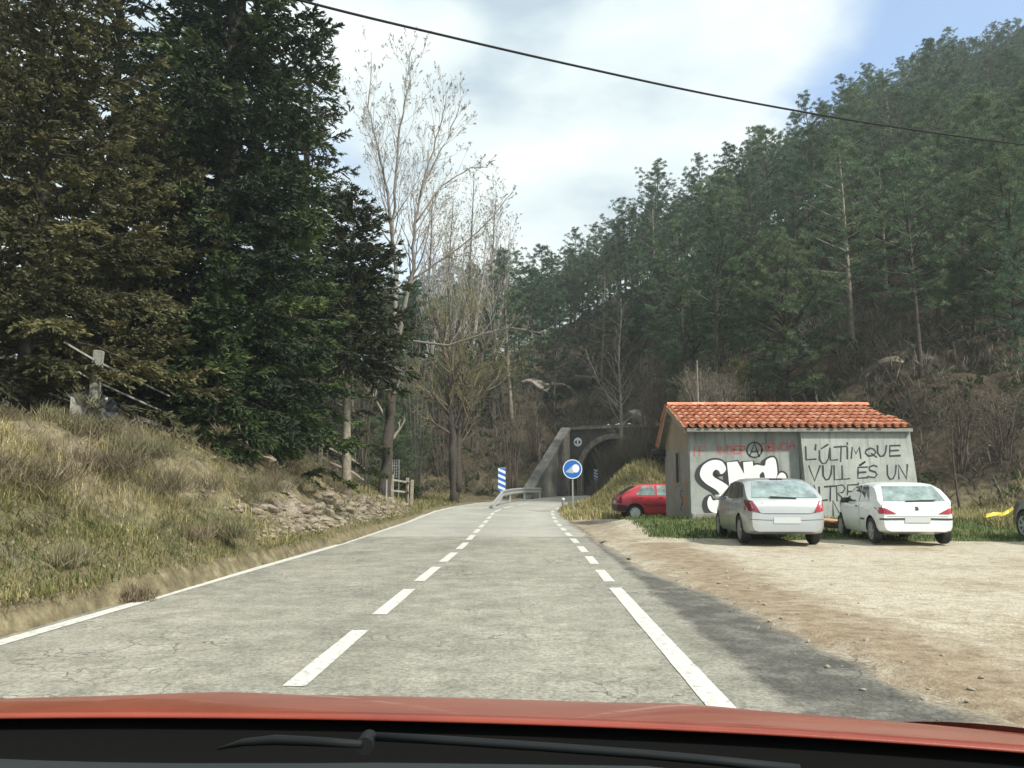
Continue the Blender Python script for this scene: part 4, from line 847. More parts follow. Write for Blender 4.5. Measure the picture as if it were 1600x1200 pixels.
# dark car at the right edge of the picture
drk, bv = car('dark_car', 'dark car at the right-hand edge of the dirt lot, only its wheel end showing', 4.3, 1.8, 2.6, .85, .34,
  [(0, .80), (.05, .95), (.13, 1.06), (.4, 1.30), (.7, 1.50), (1.0, 1.56), (1.8, 1.57), (2.4, 1.50), (2.8, 1.25), (3.3, 1.06), (3.9, .95), (4.2, .78), (4.3, .62)],
  [(0, .78), (.13, 1.0), (.5, 1.02), (1.5, 1.0), (3.3, .97), (4.3, .6)], [(0, .36), (.25, .30), (.8, .24), (3.4, .24), (4.3, .30)], 'cardark', [
   ('side_window', 'glass', [(.95, 1.06), (1.92, 1.03), (1.86, 1.48), (1.15, 1.44)], 's', 10, 6, .008), ('side_window', 'glass', [(1.98, 1.03), (3.0, 1.02), (2.5, 1.38), (1.93, 1.48)], 's', 10, 6, .008),
   ('side_window', 'glass', [(.95, 1.06), (1.92, 1.03), (1.86, 1.48), (1.15, 1.44)], 'S', 10, 6, .008), ('side_window', 'glass', [(1.98, 1.03), (3.0, 1.02), (2.5, 1.38), (1.93, 1.48)], 'S', 10, 6, .008),
   ('rear_window', 'glass', [(-.66, 1.06), (.66, 1.06), (.56, 1.44), (-.56, 1.44)], 'R', 12, 6, .01), ('windscreen', 'glass', [(-.66, 1.10), (.66, 1.10), (.56, 1.45), (-.56, 1.45)], 'F', 10, 6, .008),
   ('rear_light', 'taillight', [(.56, .76), (.84, .78), (.82, 1.0), (.66, .98)], 'R', 6, 4, .012), ('rear_light', 'taillight', [(-.56, .76), (-.84, .78), (-.82, 1.0), (-.66, .98)], 'R', 6, 4, .012),
  ], (12.72, 18.6, .07), H90-.55)
drk.location = (13.0, 16.2, .05); drk.rotation_euler = (0, 0, H90-.07)

# ------------------------------------------------------------------ the car we look out of
M['hoodred'] = P('dusty_red_bonnet', (.185, .032, .018), .42, coat=.25, spec=.3, col2=(.25, .05, .027), scale=5, bump=.05, bscale=200)
M['dash'] = P('dashboard', (.012, .016, .018), .6, var=.3, scale=4)  # base kept near black, standing in for the shade of the unbuilt car roof
M['black_dull'] = P('wiper_black', (.009, .011, .012), .7, spec=.2)
M['cowl'] = P('cowl_plastic', (.005, .005, .005), .95, spec=.08)
CX = -.10; own = empty('red_car', (CX, 1.5, 0), 0, 'red car in the foreground seen over its bonnet from inside', 'car')
def hoodz(x, y):
    u = (x-CX)/.86; e = .010*abs(u)**3+.004*u*u+.024*(x)
    t = y-(.95+.0*u*u); return .992-e-.150*max(t, 0)-.112*max(t, 0)**2-(.0 if t > 0 else 0)+.005*math.exp(-((abs(u)-.45)/.10)**2)*min(1, t*2)
hy = [.0, .003, .012, .03]+list(np.linspace(.08, 1.02, 24)); hx = np.linspace(-.84, .84, 45); vs = []
for j, t in enumerate(hy):
    for x in hx: yy = .955+.06*(1-(x/.84)**2)*(1)+t-.06; vs.append((CX+x*(1-.03*t), yy, hoodz(CX+x, .95+t)-(.005 if j == 0 else .002 if j == 1 else 0)))
k = len(hx); m = MB(); m.add(vs, [(j*k+i, j*k+i+1, (j+1)*k+i+1, (j+1)*k+i) for j in range(len(hy)-1) for i in range(k-1)])
ob = into(m.build('bonnet', M['hoodred'], smooth=True), own)
sl = ob.modifiers.new('t', 'SOLIDIFY'); sl.thickness = .003; sl.offset = -1
for s in (-1, 1):    # wings
    vs = []
    for t in np.linspace(-.7, 1.02, 20):
        zt_ = hoodz(CX+s*.85, .95+max(t, 0))-.004
        for q, (dx, z) in enumerate(((.0, zt_), (.035, zt_-.02), (.06, zt_-.08), (.075, zt_-.22), (.075, .42), (.06, .24))): vs.append((CX+s*(.845-.02*max(t, 0)+dx-(.10*max(t-.6, 0)**2*4 if t > .6 else 0)), .95+t, z))
    m = MB(); m.add(vs, [(j*6+i, j*6+i+1, (j+1)*6+i+1, (j+1)*6+i) for j in range(19) for i in range(5)]); into(m.build('front_wing', M['hoodred'], smooth=True), own)
    m = MB(); m.lathe([(.2, .62), (.30, .62), (.31, .65), (.31, .80), (.29, .83), (.2, .83)], (CX if s > 0 else CX, 1.42, .31), 'X', 24)
    if s < 0: m.v = [(2*CX-a, b, c) for a, b, c in m.v]
    wh = into(m.build('wheel', M['rubber']), own)
    m = MB(); m.lathe([(.2, .80), (.2, .835), (.05, .83), (.001, .84)], (CX, 1.42, .31), 'X', 20)
    if s < 0: m.v = [(2*CX-a, b, c) for a, b, c in m.v]
    r_ = m.build('rim', M['rim']); r_.parent = wh
    vs = [(CX+s*.55, 1.975, .70), (CX+s*.76, 1.90, .69), (CX+s*.77, 1.88, .58), (CX+s*.56, 1.99, .58)]
    m = MB(); m.prism(vs, (0, .015, 0)); into(m.build('headlight', M['glass_light'], bevel=.004), own)
m = MB(); pr = [(1.99, .72), (2.04, .60), (2.06, .42), (2.02, .25)]; vs = [(CX+u*.86, y-.13*abs(u)**3, z) for y, z in pr for u in np.linspace(-1, 1, 15)]
m.add(vs, [(j*15+i, j*15+i+1, (j+1)*15+i+1, (j+1)*15+i) for j in range(3) for i in range(14)]); into(m.build('front_bumper', M['hoodred'], smooth=True), own)
m = MB(); vs = []
for y, z in ((.60, -.09), (.70, -.075), (.83, -.07), (.925, -.06), (.985, -.005)):
    for x in np.linspace(-.83, .83, 21): vs.append((CX+x, y+.06*(1-(x/.84)**2)-.06, hoodz(CX+x, .95)+z))
m.add(vs, [(j*21+i, j*21+i+1, (j+1)*21+i+1, (j+1)*21+i) for j in range(4) for i in range(20)]); cw = into(m.build('cowl', M['cowl'], smooth=True), own)
def op(px, py, Y): return at(px, py, Y)
m = MB(); vs = []
for (y, dz) in ((.25, .0), (.50, .005), (.575, .0), (.60, -.012), (.605, -.10)):
    for px in np.linspace(-700, 2500, 33):
        yy = y; edge_py = np.interp(px, [-700, 0, 100, 250, 560, 590, 1000, 1250, 2500], [1160, 1166, 1170, 1174, 1174, 1173, 1178, 1205, 1300]); p = op(px, edge_py, .60); vs.append((p.x, yy, p.z+dz))
k = 33; m.add(vs, [(j*k+i, j*k+i+1, (j+1)*k+i+1, (j+1)*k+i) for j in range(4) for i in range(k-1)]); into(m.build('dashboard', M['dash'], smooth=True), own)
def wiper(pts, Y, rad): 
    m = MB(); m.tube([op(a, b, Y-.01*i) for i, (a, b) in enumerate(pts)], rad, 8); return into(m.build('wiper', M['black_dull'], smooth=True), own)
wiper([(340, 1170), (380, 1160), (430, 1156), (500, 1159), (565, 1163)], .70, [.001, .003, .004, .0035, .003])
m = MB(); m.lathe([(.007, -.01), (.007, .012), (.005, .016)], op(573, 1160, .69), 'Y', 12); into(m.build('wiper_pivot', M['black_dull']), own)
wiper([(588, 1151), (700, 1157), (850, 1167), (1000, 1178), (1100, 1187), (1250, 1202)], .69, .0035)
# ------------------------------------------------------------------ plants
rng = np.random.RandomState(11)
def unit(v): return v/(np.linalg.norm(v, axis=-1, keepdims=True)+1e-9)
def cards(C, D, ln, wd, rs, t, taper=.35):
    """leaf cards from base C along D"""
    n = len(C); D = unit(D); Wv = unit(np.cross(D, rs.randn(n, 3)))*(wd[:, None]/2); E = C+D*ln[:, None]
    V = np.stack([C-Wv*.6, C+Wv*.6, C+D*(ln*.55)[:, None]+Wv, E+Wv*taper, E-Wv*taper, C+D*(ln*.55)[:, None]-Wv], 1).reshape(-1, 3)
    i = np.arange(n)*6; Fq = np.concatenate([np.stack([i, i+1, i+2, i+5], -1), np.stack([i+5, i+2, i+3, i+4], -1)])
    return V, Fq, np.repeat(t, 6)
def simple_cards(C, D, ln, wd, rs, t):
    n = len(C); D = unit(D); Wv = unit(np.cross(D, rs.randn(n, 3)))*(wd[:, None]/2); E = C+D*ln[:, None]; Mi = (C+E)/2
    V = np.stack([C, Mi+Wv, E, Mi-Wv], 1).reshape(-1, 3); i = np.arange(n)*4
    return V, np.stack([i, i+1, i+2, i+3], -1), np.repeat(t, 4)
def conifer(h, r, base, nb, seed, twl=.55, cl=.17, cw=.042, droop=.36, kk=15, pw=.75, step=.085, patchy=0.0, prof=None):
    rs = np.random.RandomState(seed); wood = MB(); lean = rs.randn(2)*.01
    axis = lambda z: np.array([lean[0]*z+.05*math.sin(z*.5+seed), lean[1]*z, z])
    wood.tube([axis(z) for z in np.linspace(-.5, h, 12)], [max(.012, .017*h*(1-z/h)**.85) for z in np.linspace(0, h, 12)], 8)
    Cs, Ds, Ls, Ws, Ts = [], [], [], [], []
    for i in range(nb):
        f = (i+rs.rand())/nb; z = base+(h-base)*f**1.05; a = i*2.39996+rs.randn()*.35
        shape = prof(f) if prof else (1-f)**pw; Lb = max(.25, r*shape*rs.uniform(.7, 1.2))
        if patchy and rs.rand() < patchy: Lb *= .55
        up = rs.uniform(-.1, .18)+.55*f; d = np.array([math.cos(a), math.sin(a), up]); s = np.linspace(0, 1, 7)
        pts = axis(z)+np.outer(s*Lb, d)+np.outer(-droop*Lb*(s**1.6)*(1-f)+.14*Lb*s**3.5, [0, 0, 1]); pts[1:] += rs.randn(6, 3)*.03*Lb
        wood.tube(pts, [max(.006, .012*Lb*(1-q)+.004) for q in s], 4, cap=False)
        n = max(3, int(Lb/step)); u = rs.uniform(.05, 1.0, n); B = np.stack([np.interp(u, s, pts[:, k]) for k in range(3)], -1)
        dirv = unit(np.stack([np.interp(np.minimum(u+.1, 1), s, pts[:, k])-np.interp(np.maximum(u-.1, 0), s, pts[:, k]) for k in range(3)], -1))
        side = unit(np.cross(dirv, [0, 0, 1])); sg = rs.choice([-1, 1], n)[:, None]
        td = unit(dirv*.75+side*sg*rs.uniform(.35, 1.1, (n, 1))+np.array([0, 0, -.12])+rs.randn(n, 3)*.16); tl_ = twl*(.35+.65*np.sqrt(Lb/max(r, .1)))*(1.05-.6*u)*rs.uniform(.6, 1.25, n)
        q = rs.rand(n, kk)**.8; P_ = B[:, None]+td[:, None]*(tl_[:, None]*q)[..., None]; P_[..., 2] -= .18*(tl_[:, None]*q**2)
        D_ = td[:, None]*.9+rs.randn(n, kk, 3)*.32+np.array([0, 0, -.12]); bt = np.clip(rs.rand()*.55+.1*rs.randn(), 0, .8)
        Cs.append(P_.reshape(-1, 3)); Ds.append(D_.reshape(-1, 3)); m = n*kk; Ls.append(cl*rs.uniform(.6, 1.3, m)); Ws.append(cw*rs.uniform(.7, 1.3, m)); Ts.append(np.clip(bt+np.repeat((u > .75)*.18, kk)+rs.rand(m)*.3, 0, 1))
    V, Fq, T = cards(np.concatenate(Cs), np.concatenate(Ds), np.concatenate(Ls), np.concatenate(Ws), rs, np.concatenate(Ts))
    return wood, V, Fq, T
def place_tree(name, wood, bark, fol, folmat, loc, rz, label, cat, group=None, fname='crown', wname='trunk', scale=1):
    o = empty(name, loc, rz, label, cat, group)
    a = wood.build(wname, M[bark], o, smooth=True)
    if fol is not None: link(fname, npmesh(fname, fol[0], fol[1], M[folmat], tint=fol[2]), o)
    o.scale = (scale,)*3; return o
def conif_at(px, Y, h, r, base, nb, seed, mat_, label, bark='bark', **k):
    x = at(px, 600, Y).x; w, V, Fq, T = conifer(h, r, base, nb, seed, **k)
    return place_tree('conifer_tree', w, bark, (V, Fq, T), mat_, (x, Y, gz(x, Y)-.1), 0, label, 'tree')
flat = lambda f: min(1, (1.02-f)**.5*1.05)*(.8+.2*math.sin(f*9))
conif_at(328, 20.5, 25, 3.2, .5, 380, 3, 'fir', 'tall dark green fir rising out of the picture beside the left bank', twl=.8, step=.055, pw=.58, cl=.13, cw=.045, kk=19)
conif_at(38, 15.9, 10.2, 3.2, .9, 170, 5, 'fir_brown', 'browning conifer behind the railing at the far left', twl=.7, patchy=.2, pw=.5, step=.075, cl=.115, cw=.040, kk=24)
conif_at(228, 19.0, 9.2, 2.5, .6, 120, 8, 'fir_brown', 'yellowish brown conifer between the dark fir and the railing', twl=.6, pw=.55, cl=.12, cw=.042, kk=22, step=.07)
conif_at(545, 27.0, 10.4, 2.6, 4.2, 160, 9, 'fir_mid', 'dull olive conifer with bare lower trunk at the right edge of the dark firs', bark='bark_pale', twl=.62, pw=.55, step=.095)
conif_at(412, 22.0, 11.5, 2.3, 1.3, 130, 12, 'fir_bright', 'bushy green fir in front of the tallest dark fir, bright tips', twl=.6, pw=.6)
conif_at(335, 18.6, 4.6, 1.35, .1, 75, 14, 'fir_bright', 'young bright green fir low on the bank before the dark fir', twl=.42, pw=.7)
conif_at(150, 25, 19, 3.4, 3.0, 150, 15, 'fir_mid', 'tall thin-topped conifer behind the browning trees at upper left', twl=.8, pw=.5, patchy=.25, step=.085)
conif_at(-40, 20, 17, 3.2, 3.0, 150, 16, 'fir_brown', 'large brown-green conifer cut by the left edge of the picture', twl=.75, pw=.55, patchy=.25, step=.085)
conif_at(470, 31, 19.0, 3.4, 1.5, 150, 17, 'fir_mid', 'dark conifer standing behind the tallest fir, its right flank showing', twl=.8, pw=.6)
conif_at(255, 31, 22, 4.0, 2, 140, 18, 'fir', 'dark conifer deep behind the browning trees', twl=.9, pw=.5, step=.13)
conif_at(50, 34, 18, 4.2, 2, 120, 19, 'fir_mid', 'far dark conifer behind the railing at the left', twl=.9, pw=.5, step=.14)

# bare broadleaved trees
def bare_tree(stems, seed, lvl=3, dens=1.0, blen=.30, ang=.62, up=.22, rmin=.006, wob=.10, start=.25, budp=0.0, maxseg=9000):
    """stems: list of (points, r0, r1). Side branches grow on each stem and fork again"""
    rd = random.Random(seed); mb = MB(); tips = []; cnt = [0]
    def grow(p, d, L, r, lv):
        if cnt[0] > maxseg: return
        n = max(3, int(L/.45)) if L > .8 else 3; pts = [p.copy()]; q = p.copy(); dd = d.normalized()
        for i in range(n):
            dd = (dd+Vector((rd.gauss(0, wob), rd.gauss(0, wob), rd.gauss(0, wob)+up*.35))).normalized(); q = q+dd*L/n; pts.append(q.copy())
        mb.cur = 2 if r < .032 else 1; cnt[0] += n; rs_ = [max(rmin*.6, r*(1-.82*i/n)) for i in range(n+1)]
        mb.tube(pts, rs_, 5 if r > .03 else 3, cap=False); tips.append((pts[-1], dd.copy()))
        if lv > 0:
            m = max(2, int(L*2.6*dens)) if lv > 1 else max(2, int(L*3.6*dens))
            for k in range(m):
                t = rd.uniform(.22, .98); i = min(int(t*n), n-1); b = pts[i].lerp(pts[i+1], t*n-i); ax = (pts[i+1]-pts[i]).normalized()
                ph = rd.uniform(0, 6.283); s1 = ax.orthogonal().normalized(); s2 = ax.cross(s1); a = ang*rd.uniform(.7, 1.3)
                nd = ax*math.cos(a)+(s1*math.cos(ph)+s2*math.sin(ph))*math.sin(a); grow(b, nd, L*rd.uniform(.35, .6)*(1.1-.5*t), r*(1-.75*t)*.5, lv-1)
    for pts, r0, r1, nbr, bl in stems:
        pts = [Vector(p) for p in pts]
        # refine
        fine = []
        for a, b in zip(pts[:-1], pts[1:]):
            for k in range(4): fine.append(a.lerp(b, k/4)+Vector((rd.gauss(0, .03), rd.gauss(0, .03), 0)))
        fine.append(pts[-1]); n = len(fine)-1; mb.cur = 0 if r0 > .17 else 1
        mb.tube(fine, [r0+(r1-r0)*(i/n)**.8 for i in range(n+1)], 9, cap=True)
        for k in range(nbr):
            t = start+(1-start)*(k+rd.random())/nbr; i = min(int(t*n), n-1); b = fine[i].lerp(fine[i+1], t*n-i); ax = (fine[i+1]-fine[i]).normalized()
            ph = k*2.4+rd.uniform(-.5, .5); s1 = ax.orthogonal().normalized(); s2 = ax.cross(s1); a = ang*rd.uniform(.75, 1.35)
            nd = ax*math.cos(a)+(s1*math.cos(ph)+s2*math.sin(ph))*math.sin(a); grow(b, nd, bl*rd.uniform(.6, 1.2)*(1.15-.75*t), (r0+(r1-r0)*t)*.42, lvl-1)
    return mb, tips
def buds(tips, seed, size=.11):
    rs = np.random.RandomState(seed); C = np.array([t[0] for t in tips]); D = np.array([t[1] for t in tips]); C = np.repeat(C, 2, 0); D = np.repeat(D, 2, 0)
    n = len(C); return simple_cards(C-unit(D)*size*rs.rand(n)[:, None], D+rs.randn(n, 3)*.5, size*rs.uniform(.5, 1.2, n), size*.32*rs.uniform(.6, 1.2, n), rs, rs.rand(n))
M['budm'] = foliage('bud_scales', (.14, .11, .07), (.22, .18, .12), (.32, .28, .18), .2, .1)
M['budg'] = foliage('fresh_buds', (.12, .13, .05), (.20, .21, .08), (.30, .30, .14), .2, .1)
M['twig_mid'] = P('brown_grey_twig', (.16, .14, .115), .85, var=.4, scale=3)
def S(Y, *pp, dy=0): return [at(a, b, Y+dy*i) for i, (a, b) in enumerate(pp)]
def plant_bare(Y, root, stems, seed, label, bark, twigcol=None, bud=None, bsize=.11, name='bare_tree', root_bark='bark', **k):
    base = at(*root, Y); g = gz(base.x, Y); 
    st = []
    for pts, r0, r1, nb, bl in stems:
        pts = [Vector(p) for p in pts]; st.append((pts, r0, r1, nb, bl))
    first = st[0][0]; first[0] = Vector((first[0].x, first[0].y, g-.3))
    mb, tips = bare_tree(st, seed, **k)
    o = empty(name, (base.x, Y, g), 0, label, 'tree'); into(mb.build('trunk_and_limbs', [M[root_bark], M[bark], M[twigcol or bark]], smooth=True), o)
    if bud: V, Fq, T = buds(tips, seed, bsize); into(link('buds', npmesh('buds', V, Fq, M[bud], tint=T)), o)
    return o
# thick forked poplar in front
plant_bare(34.0, (602, 775), [(S(34, (600, 775), (606, 690), (613, 600), (617, 520)), .29, .18, 6, 1.8),
   (S(34, (617, 520), (619, 430), (612, 360), (605, 300), (590, 230), (577, 170), (580, 82), dy=.15), .115, .013, 36, 3.2),
   (S(34, (612, 395), (617, 300), (624, 200), (640, 130), (640, 85), dy=-.15), .08, .012, 24, 2.8),
   (S(34, (615, 560), (632, 480), (645, 420), (648, 350), (665, 270), (688, 200), (697, 148), dy=-.15), .125, .013, 36, 3.4),
   (S(34, (648, 350), (690, 290), (735, 262), (762, 262), dy=.2), .045, .015, 12, 1.5),
   (S(34, (660, 290), (700, 215), (722, 150), dy=.2), .05, .015, 14, 1.8),
   (S(34, (640, 440), (700, 400), (760, 350), (802, 300), dy=-.2), .05, .015, 15, 1.6),
   (S(34, (625, 530), (700, 540), (760, 520), (800, 512), (845, 520), dy=-.4), .06, .015, 14, 1.4)], 21,
   'tall bare poplar with thick forked trunk left of the road before the tunnel', 'bark_pop', twigcol='twig', bud='budm', bsize=.10, lvl=4, dens=.85, start=.25, ang=.52, up=.32, wob=.08, rmin=.009, maxseg=70000)
# twin-trunk pollard with dense yellowish shoots
plant_bare(46.0, (711, 765), [(S(46, (708, 768), (708, 700), (706, 640), (703, 590), (690, 530), (678, 490)), .30, .10, 22, 4.0),
   (S(46, (716, 768), (716, 700), (722, 640), (740, 580), (765, 530), dy=.1), .24, .09, 24, 4.0),
   (S(46, (706, 640), (672, 612), (640, 590), dy=-.2), .10, .03, 10, 2.8), (S(46, (722, 640), (770, 600), (810, 570), dy=.2), .10, .03, 12, 3.0),
   (S(46, (705, 600), (712, 520), (735, 450)), .12, .03, 22, 3.4)], 22,
   'twin-trunked bare tree with dense upswept yellowish shoots beyond the fence', 'twig_dark', twigcol='twig_yel', bud='budg', bsize=.12, lvl=3, dens=1.15, start=.22, ang=.72, up=.42, wob=.09, maxseg=11000)
for (px, py, Y, top, sd_) in ((672, 700, 58, 286, 31), (735, 700, 60, 268, 32), (770, 705, 62, 300, 33), (702, 700, 64, 312, 34)):
    plant_bare(Y, (px, py), [(S(Y, (px, py), (px+2, 560), (px-2, 430), (px+6, top), dy=.1), .24, .02, 60, 4.2), (S(Y, (px, 560), (px+18, 450), (px+28, top+55), dy=.1), .12, .02, 34, 3.2)], sd_,
      {31: 'slim bare poplar behind the forked poplar, leftmost of the pale group', 32: 'tallest slim bare poplar of the pale group against the sky', 33: 'slim bare poplar at the right of the pale group against the sky', 34: 'slim bare poplar deepest in the pale group'}[sd_], 'twig', bud='budm', bsize=.22, lvl=2, dens=1.0, start=.3, ang=.42, up=.5, wob=.06, maxseg=7000)
# single slim bare tree right of the tunnel
plant_bare(50.0, (970, 745), [(S(50, (970, 745), (971, 660), (967, 570), (970, 466), dy=.05), .17, .02, 34, 2.6), (S(50, (968, 640), (935, 598), (915, 545), dy=-.1), .07, .015, 12, 1.7)], 41,
   'slim bare tree with pale yellow trunk standing above the tunnel mound', 'bark_pop', bud='budm', bsize=.10, lvl=3, dens=.8, start=.3, ang=.75, up=.30, wob=.09, maxseg=3500)
for i, (px, py, Y, top, w_) in enumerate(((800, 770, 52, 560, 30), (1015, 700, 44, 540, 25), (1090, 660, 36, 575, 25), (1130, 660, 37, 585, 22), (650, 760, 50, 520, 30), (690, 765, 56, 540, 40), (1500, 740, 30, 590, 30), (1570, 740, 31, 610, 30), (835, 720, 56, 590, 25), (565, 740, 44, 540, 30), (985, 735, 48.5, 640, 28))):
    sts = []
    for k in range(6):
        dx = (k-2.5)/2.5*w_; sts.append((S(Y, (px+dx*.15, py), (px+dx*.5, (py+top)/2), (px+dx, top+abs(dx)*1.1), dy=random.uniform(-.3, .3)), .05, .01, 16, 1.4))
    plant_bare(Y, (px, py), sts, 60+i, ['leafless multi-stemmed shrub behind the guard rail', 'leafless brushy sapling clump on the slope right of the tunnel', 'leafless shrub with pale stems just behind the shed ridge at its left', 'leafless shrub behind the middle of the shed roof ridge',
        'leafless brush left of the twin-trunked tree', 'leafless brush deep behind the twin-trunked tree', 'leafless brown shrub on the slope right of the shed', 'leafless brown shrub at the right edge above the dark car', 'leafless shrub on the bank just left of the tunnel coping', 'leafless thicket between the olive conifer and the thick poplar', 'leafless shrub covering the right side of the tunnel mouth'][i], ['twig_dark', 'twig_dark', 'twig_mid', 'twig_mid', 'twig_mid', 'twig_dark', 'twig_dark', 'twig_dark', 'twig_dark', 'twig_dark', 'twig_mid'][i], bud='budm', bsize=.07, lvl=2, dens=1.2, start=.12, ang=.6, up=.2, wob=.12, maxseg=2500, name='bare_shrub')

# ------------------------------------------------------------------ pine forest on the hillside
def pine(h, r, base, nb, seed, tl_=.24, tw_=.034, per=54, crown=1.0):
    rs = np.random.RandomState(seed); wood = MB(); bend = rs.randn(2)*.12
    axis = lambda z: np.array([bend[0]*math.sin(z/h*2.5), bend[1]*math.sin(z/h*2.2), z])
    zz = np.linspace(-1.2, h*.97, 9); wood.tube([axis(z) for z in zz], [max(.02, .0125*h*(1-max(z, 0)/h)**.8) for z in zz], 7)
    Cs, Ds, Ls, Ws, Ts = [], [], [], [], []
    for i in range(nb):
        f = (i+rs.rand())/nb; z = base+(h-base)*f; a = i*2.39996+rs.randn()*.4
        sh = min(1, (1-f)*1.45+.08)**.85*min(1, .55+f*1.6); Lb = r*sh*rs.uniform(.65, 1.2); d = np.array([math.cos(a), math.sin(a), rs.uniform(-.05, .3)+.75*f]); s = np.linspace(0, 1, 4)
        pts = axis(z)+np.outer(s*Lb, d)+np.outer(.10*Lb*s**2, [0, 0, 1]); wood.tube(pts, [max(.012, .020*Lb*(1-q*.8)) for q in s], 3, cap=False)
        nt_ = max(3, int(Lb*3.6*crown)); u = rs.uniform(.35, 1.05, nt_); B = pts[0]+np.outer(u*Lb, d)+np.outer(.10*Lb*u**2, [0, 0, 1])+rs.randn(nt_, 3)*np.array([.22, .22, .10])*Lb**.6*.75
        m = nt_*per; dd = unit(rs.randn(m, 3)*np.array([1, 1, .55])+np.array([0, 0, .45])); bt = np.clip(rs.rand(nt_)*.55+rs.rand()*.2, 0, .8)
        Cs.append(np.repeat(B, per, 0)+dd*.03); Ds.append(dd); Ls.append(tl_*rs.uniform(.5, 1.15, m)); Ws.append(tw_*rs.uniform(.7, 1.2, m)); Ts.append(np.clip(np.repeat(bt, per)+rs.rand(m)*.3, 0, 1))
    top = axis(h*.97); n = 60; Cs.append(np.repeat(top[None], n, 0)+rs.randn(n, 3)*np.array([.12, .12, .3])); Ds.append(rs.randn(n, 3)+np.array([0, 0, 1.2])); Ls.append(np.full(n, tl_)); Ws.append(np.full(n, tw_)); Ts.append(rs.rand(n)*.8)
    V, Fq, T = simple_cards(np.concatenate(Cs), np.concatenate(Ds), np.concatenate(Ls), np.concatenate(Ws), rs, np.concatenate(Ts)); return wood, V, Fq, T
PROTO = []
for k in range(9):
    rs = random.Random(k+50); h = rs.uniform(9.5, 12.5); w, V, Fq, T = pine(h, rs.uniform(2.4, 3.3), h*[.22, .30, .14, .36, .26, .18, .32, .12, .28][k], 46+k % 3*8, 200+k)
    o = place_tree('pine_tree', w, ['bark', 'bark', 'bark_pale'][k % 3] if k < 4 else 'bark', (V, Fq, T), 'pine', (0, 0, 0), 0, None, None); PROTO.append([o, False])
NEARP = []
for k in range(3):
    h = [8.6, 9.5, 10.5][k]; w, V, Fq, T = pine(h, [3.3, 2.7, 3.1][k], h*[.08, .26, .16][k], 90, 300+k, tl_=.21, tw_=.028, per=54, crown=1.5)
    o = place_tree('pine_tree', w, 'bark', (V, Fq, T), 'pine_pale', (0, 0, 0), 0, None, None); NEARP.append([o, False])
def put(proto, x, y, z, rz, sc, label, group):
    if not proto[1]: o = proto[0]; proto[1] = True
    else: o = copy_tree(proto[0])
    o.location = (x, y, z); o.rotation_euler = (random.gauss(0, .03), random.gauss(0, .03), rz); o.scale = (sc*random.uniform(.9, 1.1), sc*random.uniform(.9, 1.1), sc); tag(o, label, 'tree', group); return o
def lab(px, top_py, Y, x, y):
    if x < -4: return 'green pine in the wood behind the bare poplars left of the tunnel', 'pines behind the poplars'
    sky_ = np.interp(px, PXS, TAN); t = (765-top_py)/F
    if t > sky_+.015: return 'dark pine standing on the skyline of the wooded hillside', 'pines on the skyline'
    if Y > 75: return 'green pine in the middle of the wooded hillside', 'pines in the middle of the hillside'
    return 'pine on the lower edge of the wooded hillside behind the shed', 'pines along the foot of the hillside'
taken = []
for (px, Y, k, sc, label) in ((1238, 40, 0, 1.06, 'broad pale green pine standing right behind the shed roof'), (1085, 52, 2, 1.0, 'full green pine up the slope behind the left end of the shed'), (1560, 46, 1, 1.25, 'tall green pine at the right edge above the bare brown slope'),
        (1490, 52, 2, 1.15, 'leaning full green pine on the slope above the rock outcrop'), (1596, 37, 2, 1.1, 'dense green pine at the very right edge above the dark car'), (1528, 41, 0, 1.0, 'shorter bushy pine left of the pine at the right edge'), (1150, 56, 1, 1.1, 'slender green pine with bare trunk behind the shed'), (1340, 62, 2, 1.2, 'tall pine with pale trunk above the rock outcrop'), (600, 46, 0, .62, 'young green pine low behind the thick poplar trunk'), (640, 52, 1, .7, 'young dark pine behind the short fence end')):
    x = at(px, 600, Y).x; taken.append((x, Y)); put(NEARP[k], x, Y, gz(x, Y)-.15, random.uniform(0, 6.28), sc, label, None)
cand = []; rs = np.random.RandomState(5); n_ = 60000
cx_ = rs.uniform(-70, 150, n_); cy_ = rs.uniform(30, 150, n_); cz_ = ground_z(cx_, cy_); hh_ = hill(cx_, cy_); pxx = 800+F*cx_/cy_; al_, ac_ = tun(cx_, cy_)
ok = (pxx > 390) & (pxx < 1660) & (hh_ > np.where(pxx > 1040, 3.2, 1.2)) & ~((np.abs(ac_) < 7) & (al_ < 6) & (al_ > -25)) & ((np.abs(road_b(cx_, cy_)) > 6) | (cy_ > 64))
ok &= ~((pxx > 1140) & (pxx < 1340) & (cy_ < 47))
ok &= ~((pxx > 1340) & (pxx < 1620) & (cz_ < 6.0)) & (cy_ > np.where(pxx < 620, 50, 0))
pts_ = np.stack([cx_, cy_, cz_], -1)[ok]; order = np.argsort(pts_[:, 1]+rs.rand(len(pts_))*30)
for i in order:
    x, y, z = pts_[i]; dmin = 2.9+.0145*y
    if all((x-a)**2+(y-b)**2 > dmin*dmin for a, b in taken):
        taken.append((x, y)); cand.append((x, y, z))
open('/tmp/n.txt', 'w').write('%d' % len(cand))
far_c = cand[282:]; cand = cand[:282]
for i, (x, y, z) in enumerate(cand):
    px = 800+F*x/y; sc = random.uniform(.78, 1.12); l, g = lab(px, 765-(z+10*sc-1.25)/y*F, y, x, y)
    put(PROTO[i % 9], x, y, z-.2, random.uniform(0, 6.28), sc, l, g)
w_, V_, F_, T_ = pine(10.5, 3.1, 3.4, 34, 900, tl_=.55, tw_=.12, per=10, crown=.8)
VV, FF, TT_ = [], [], []
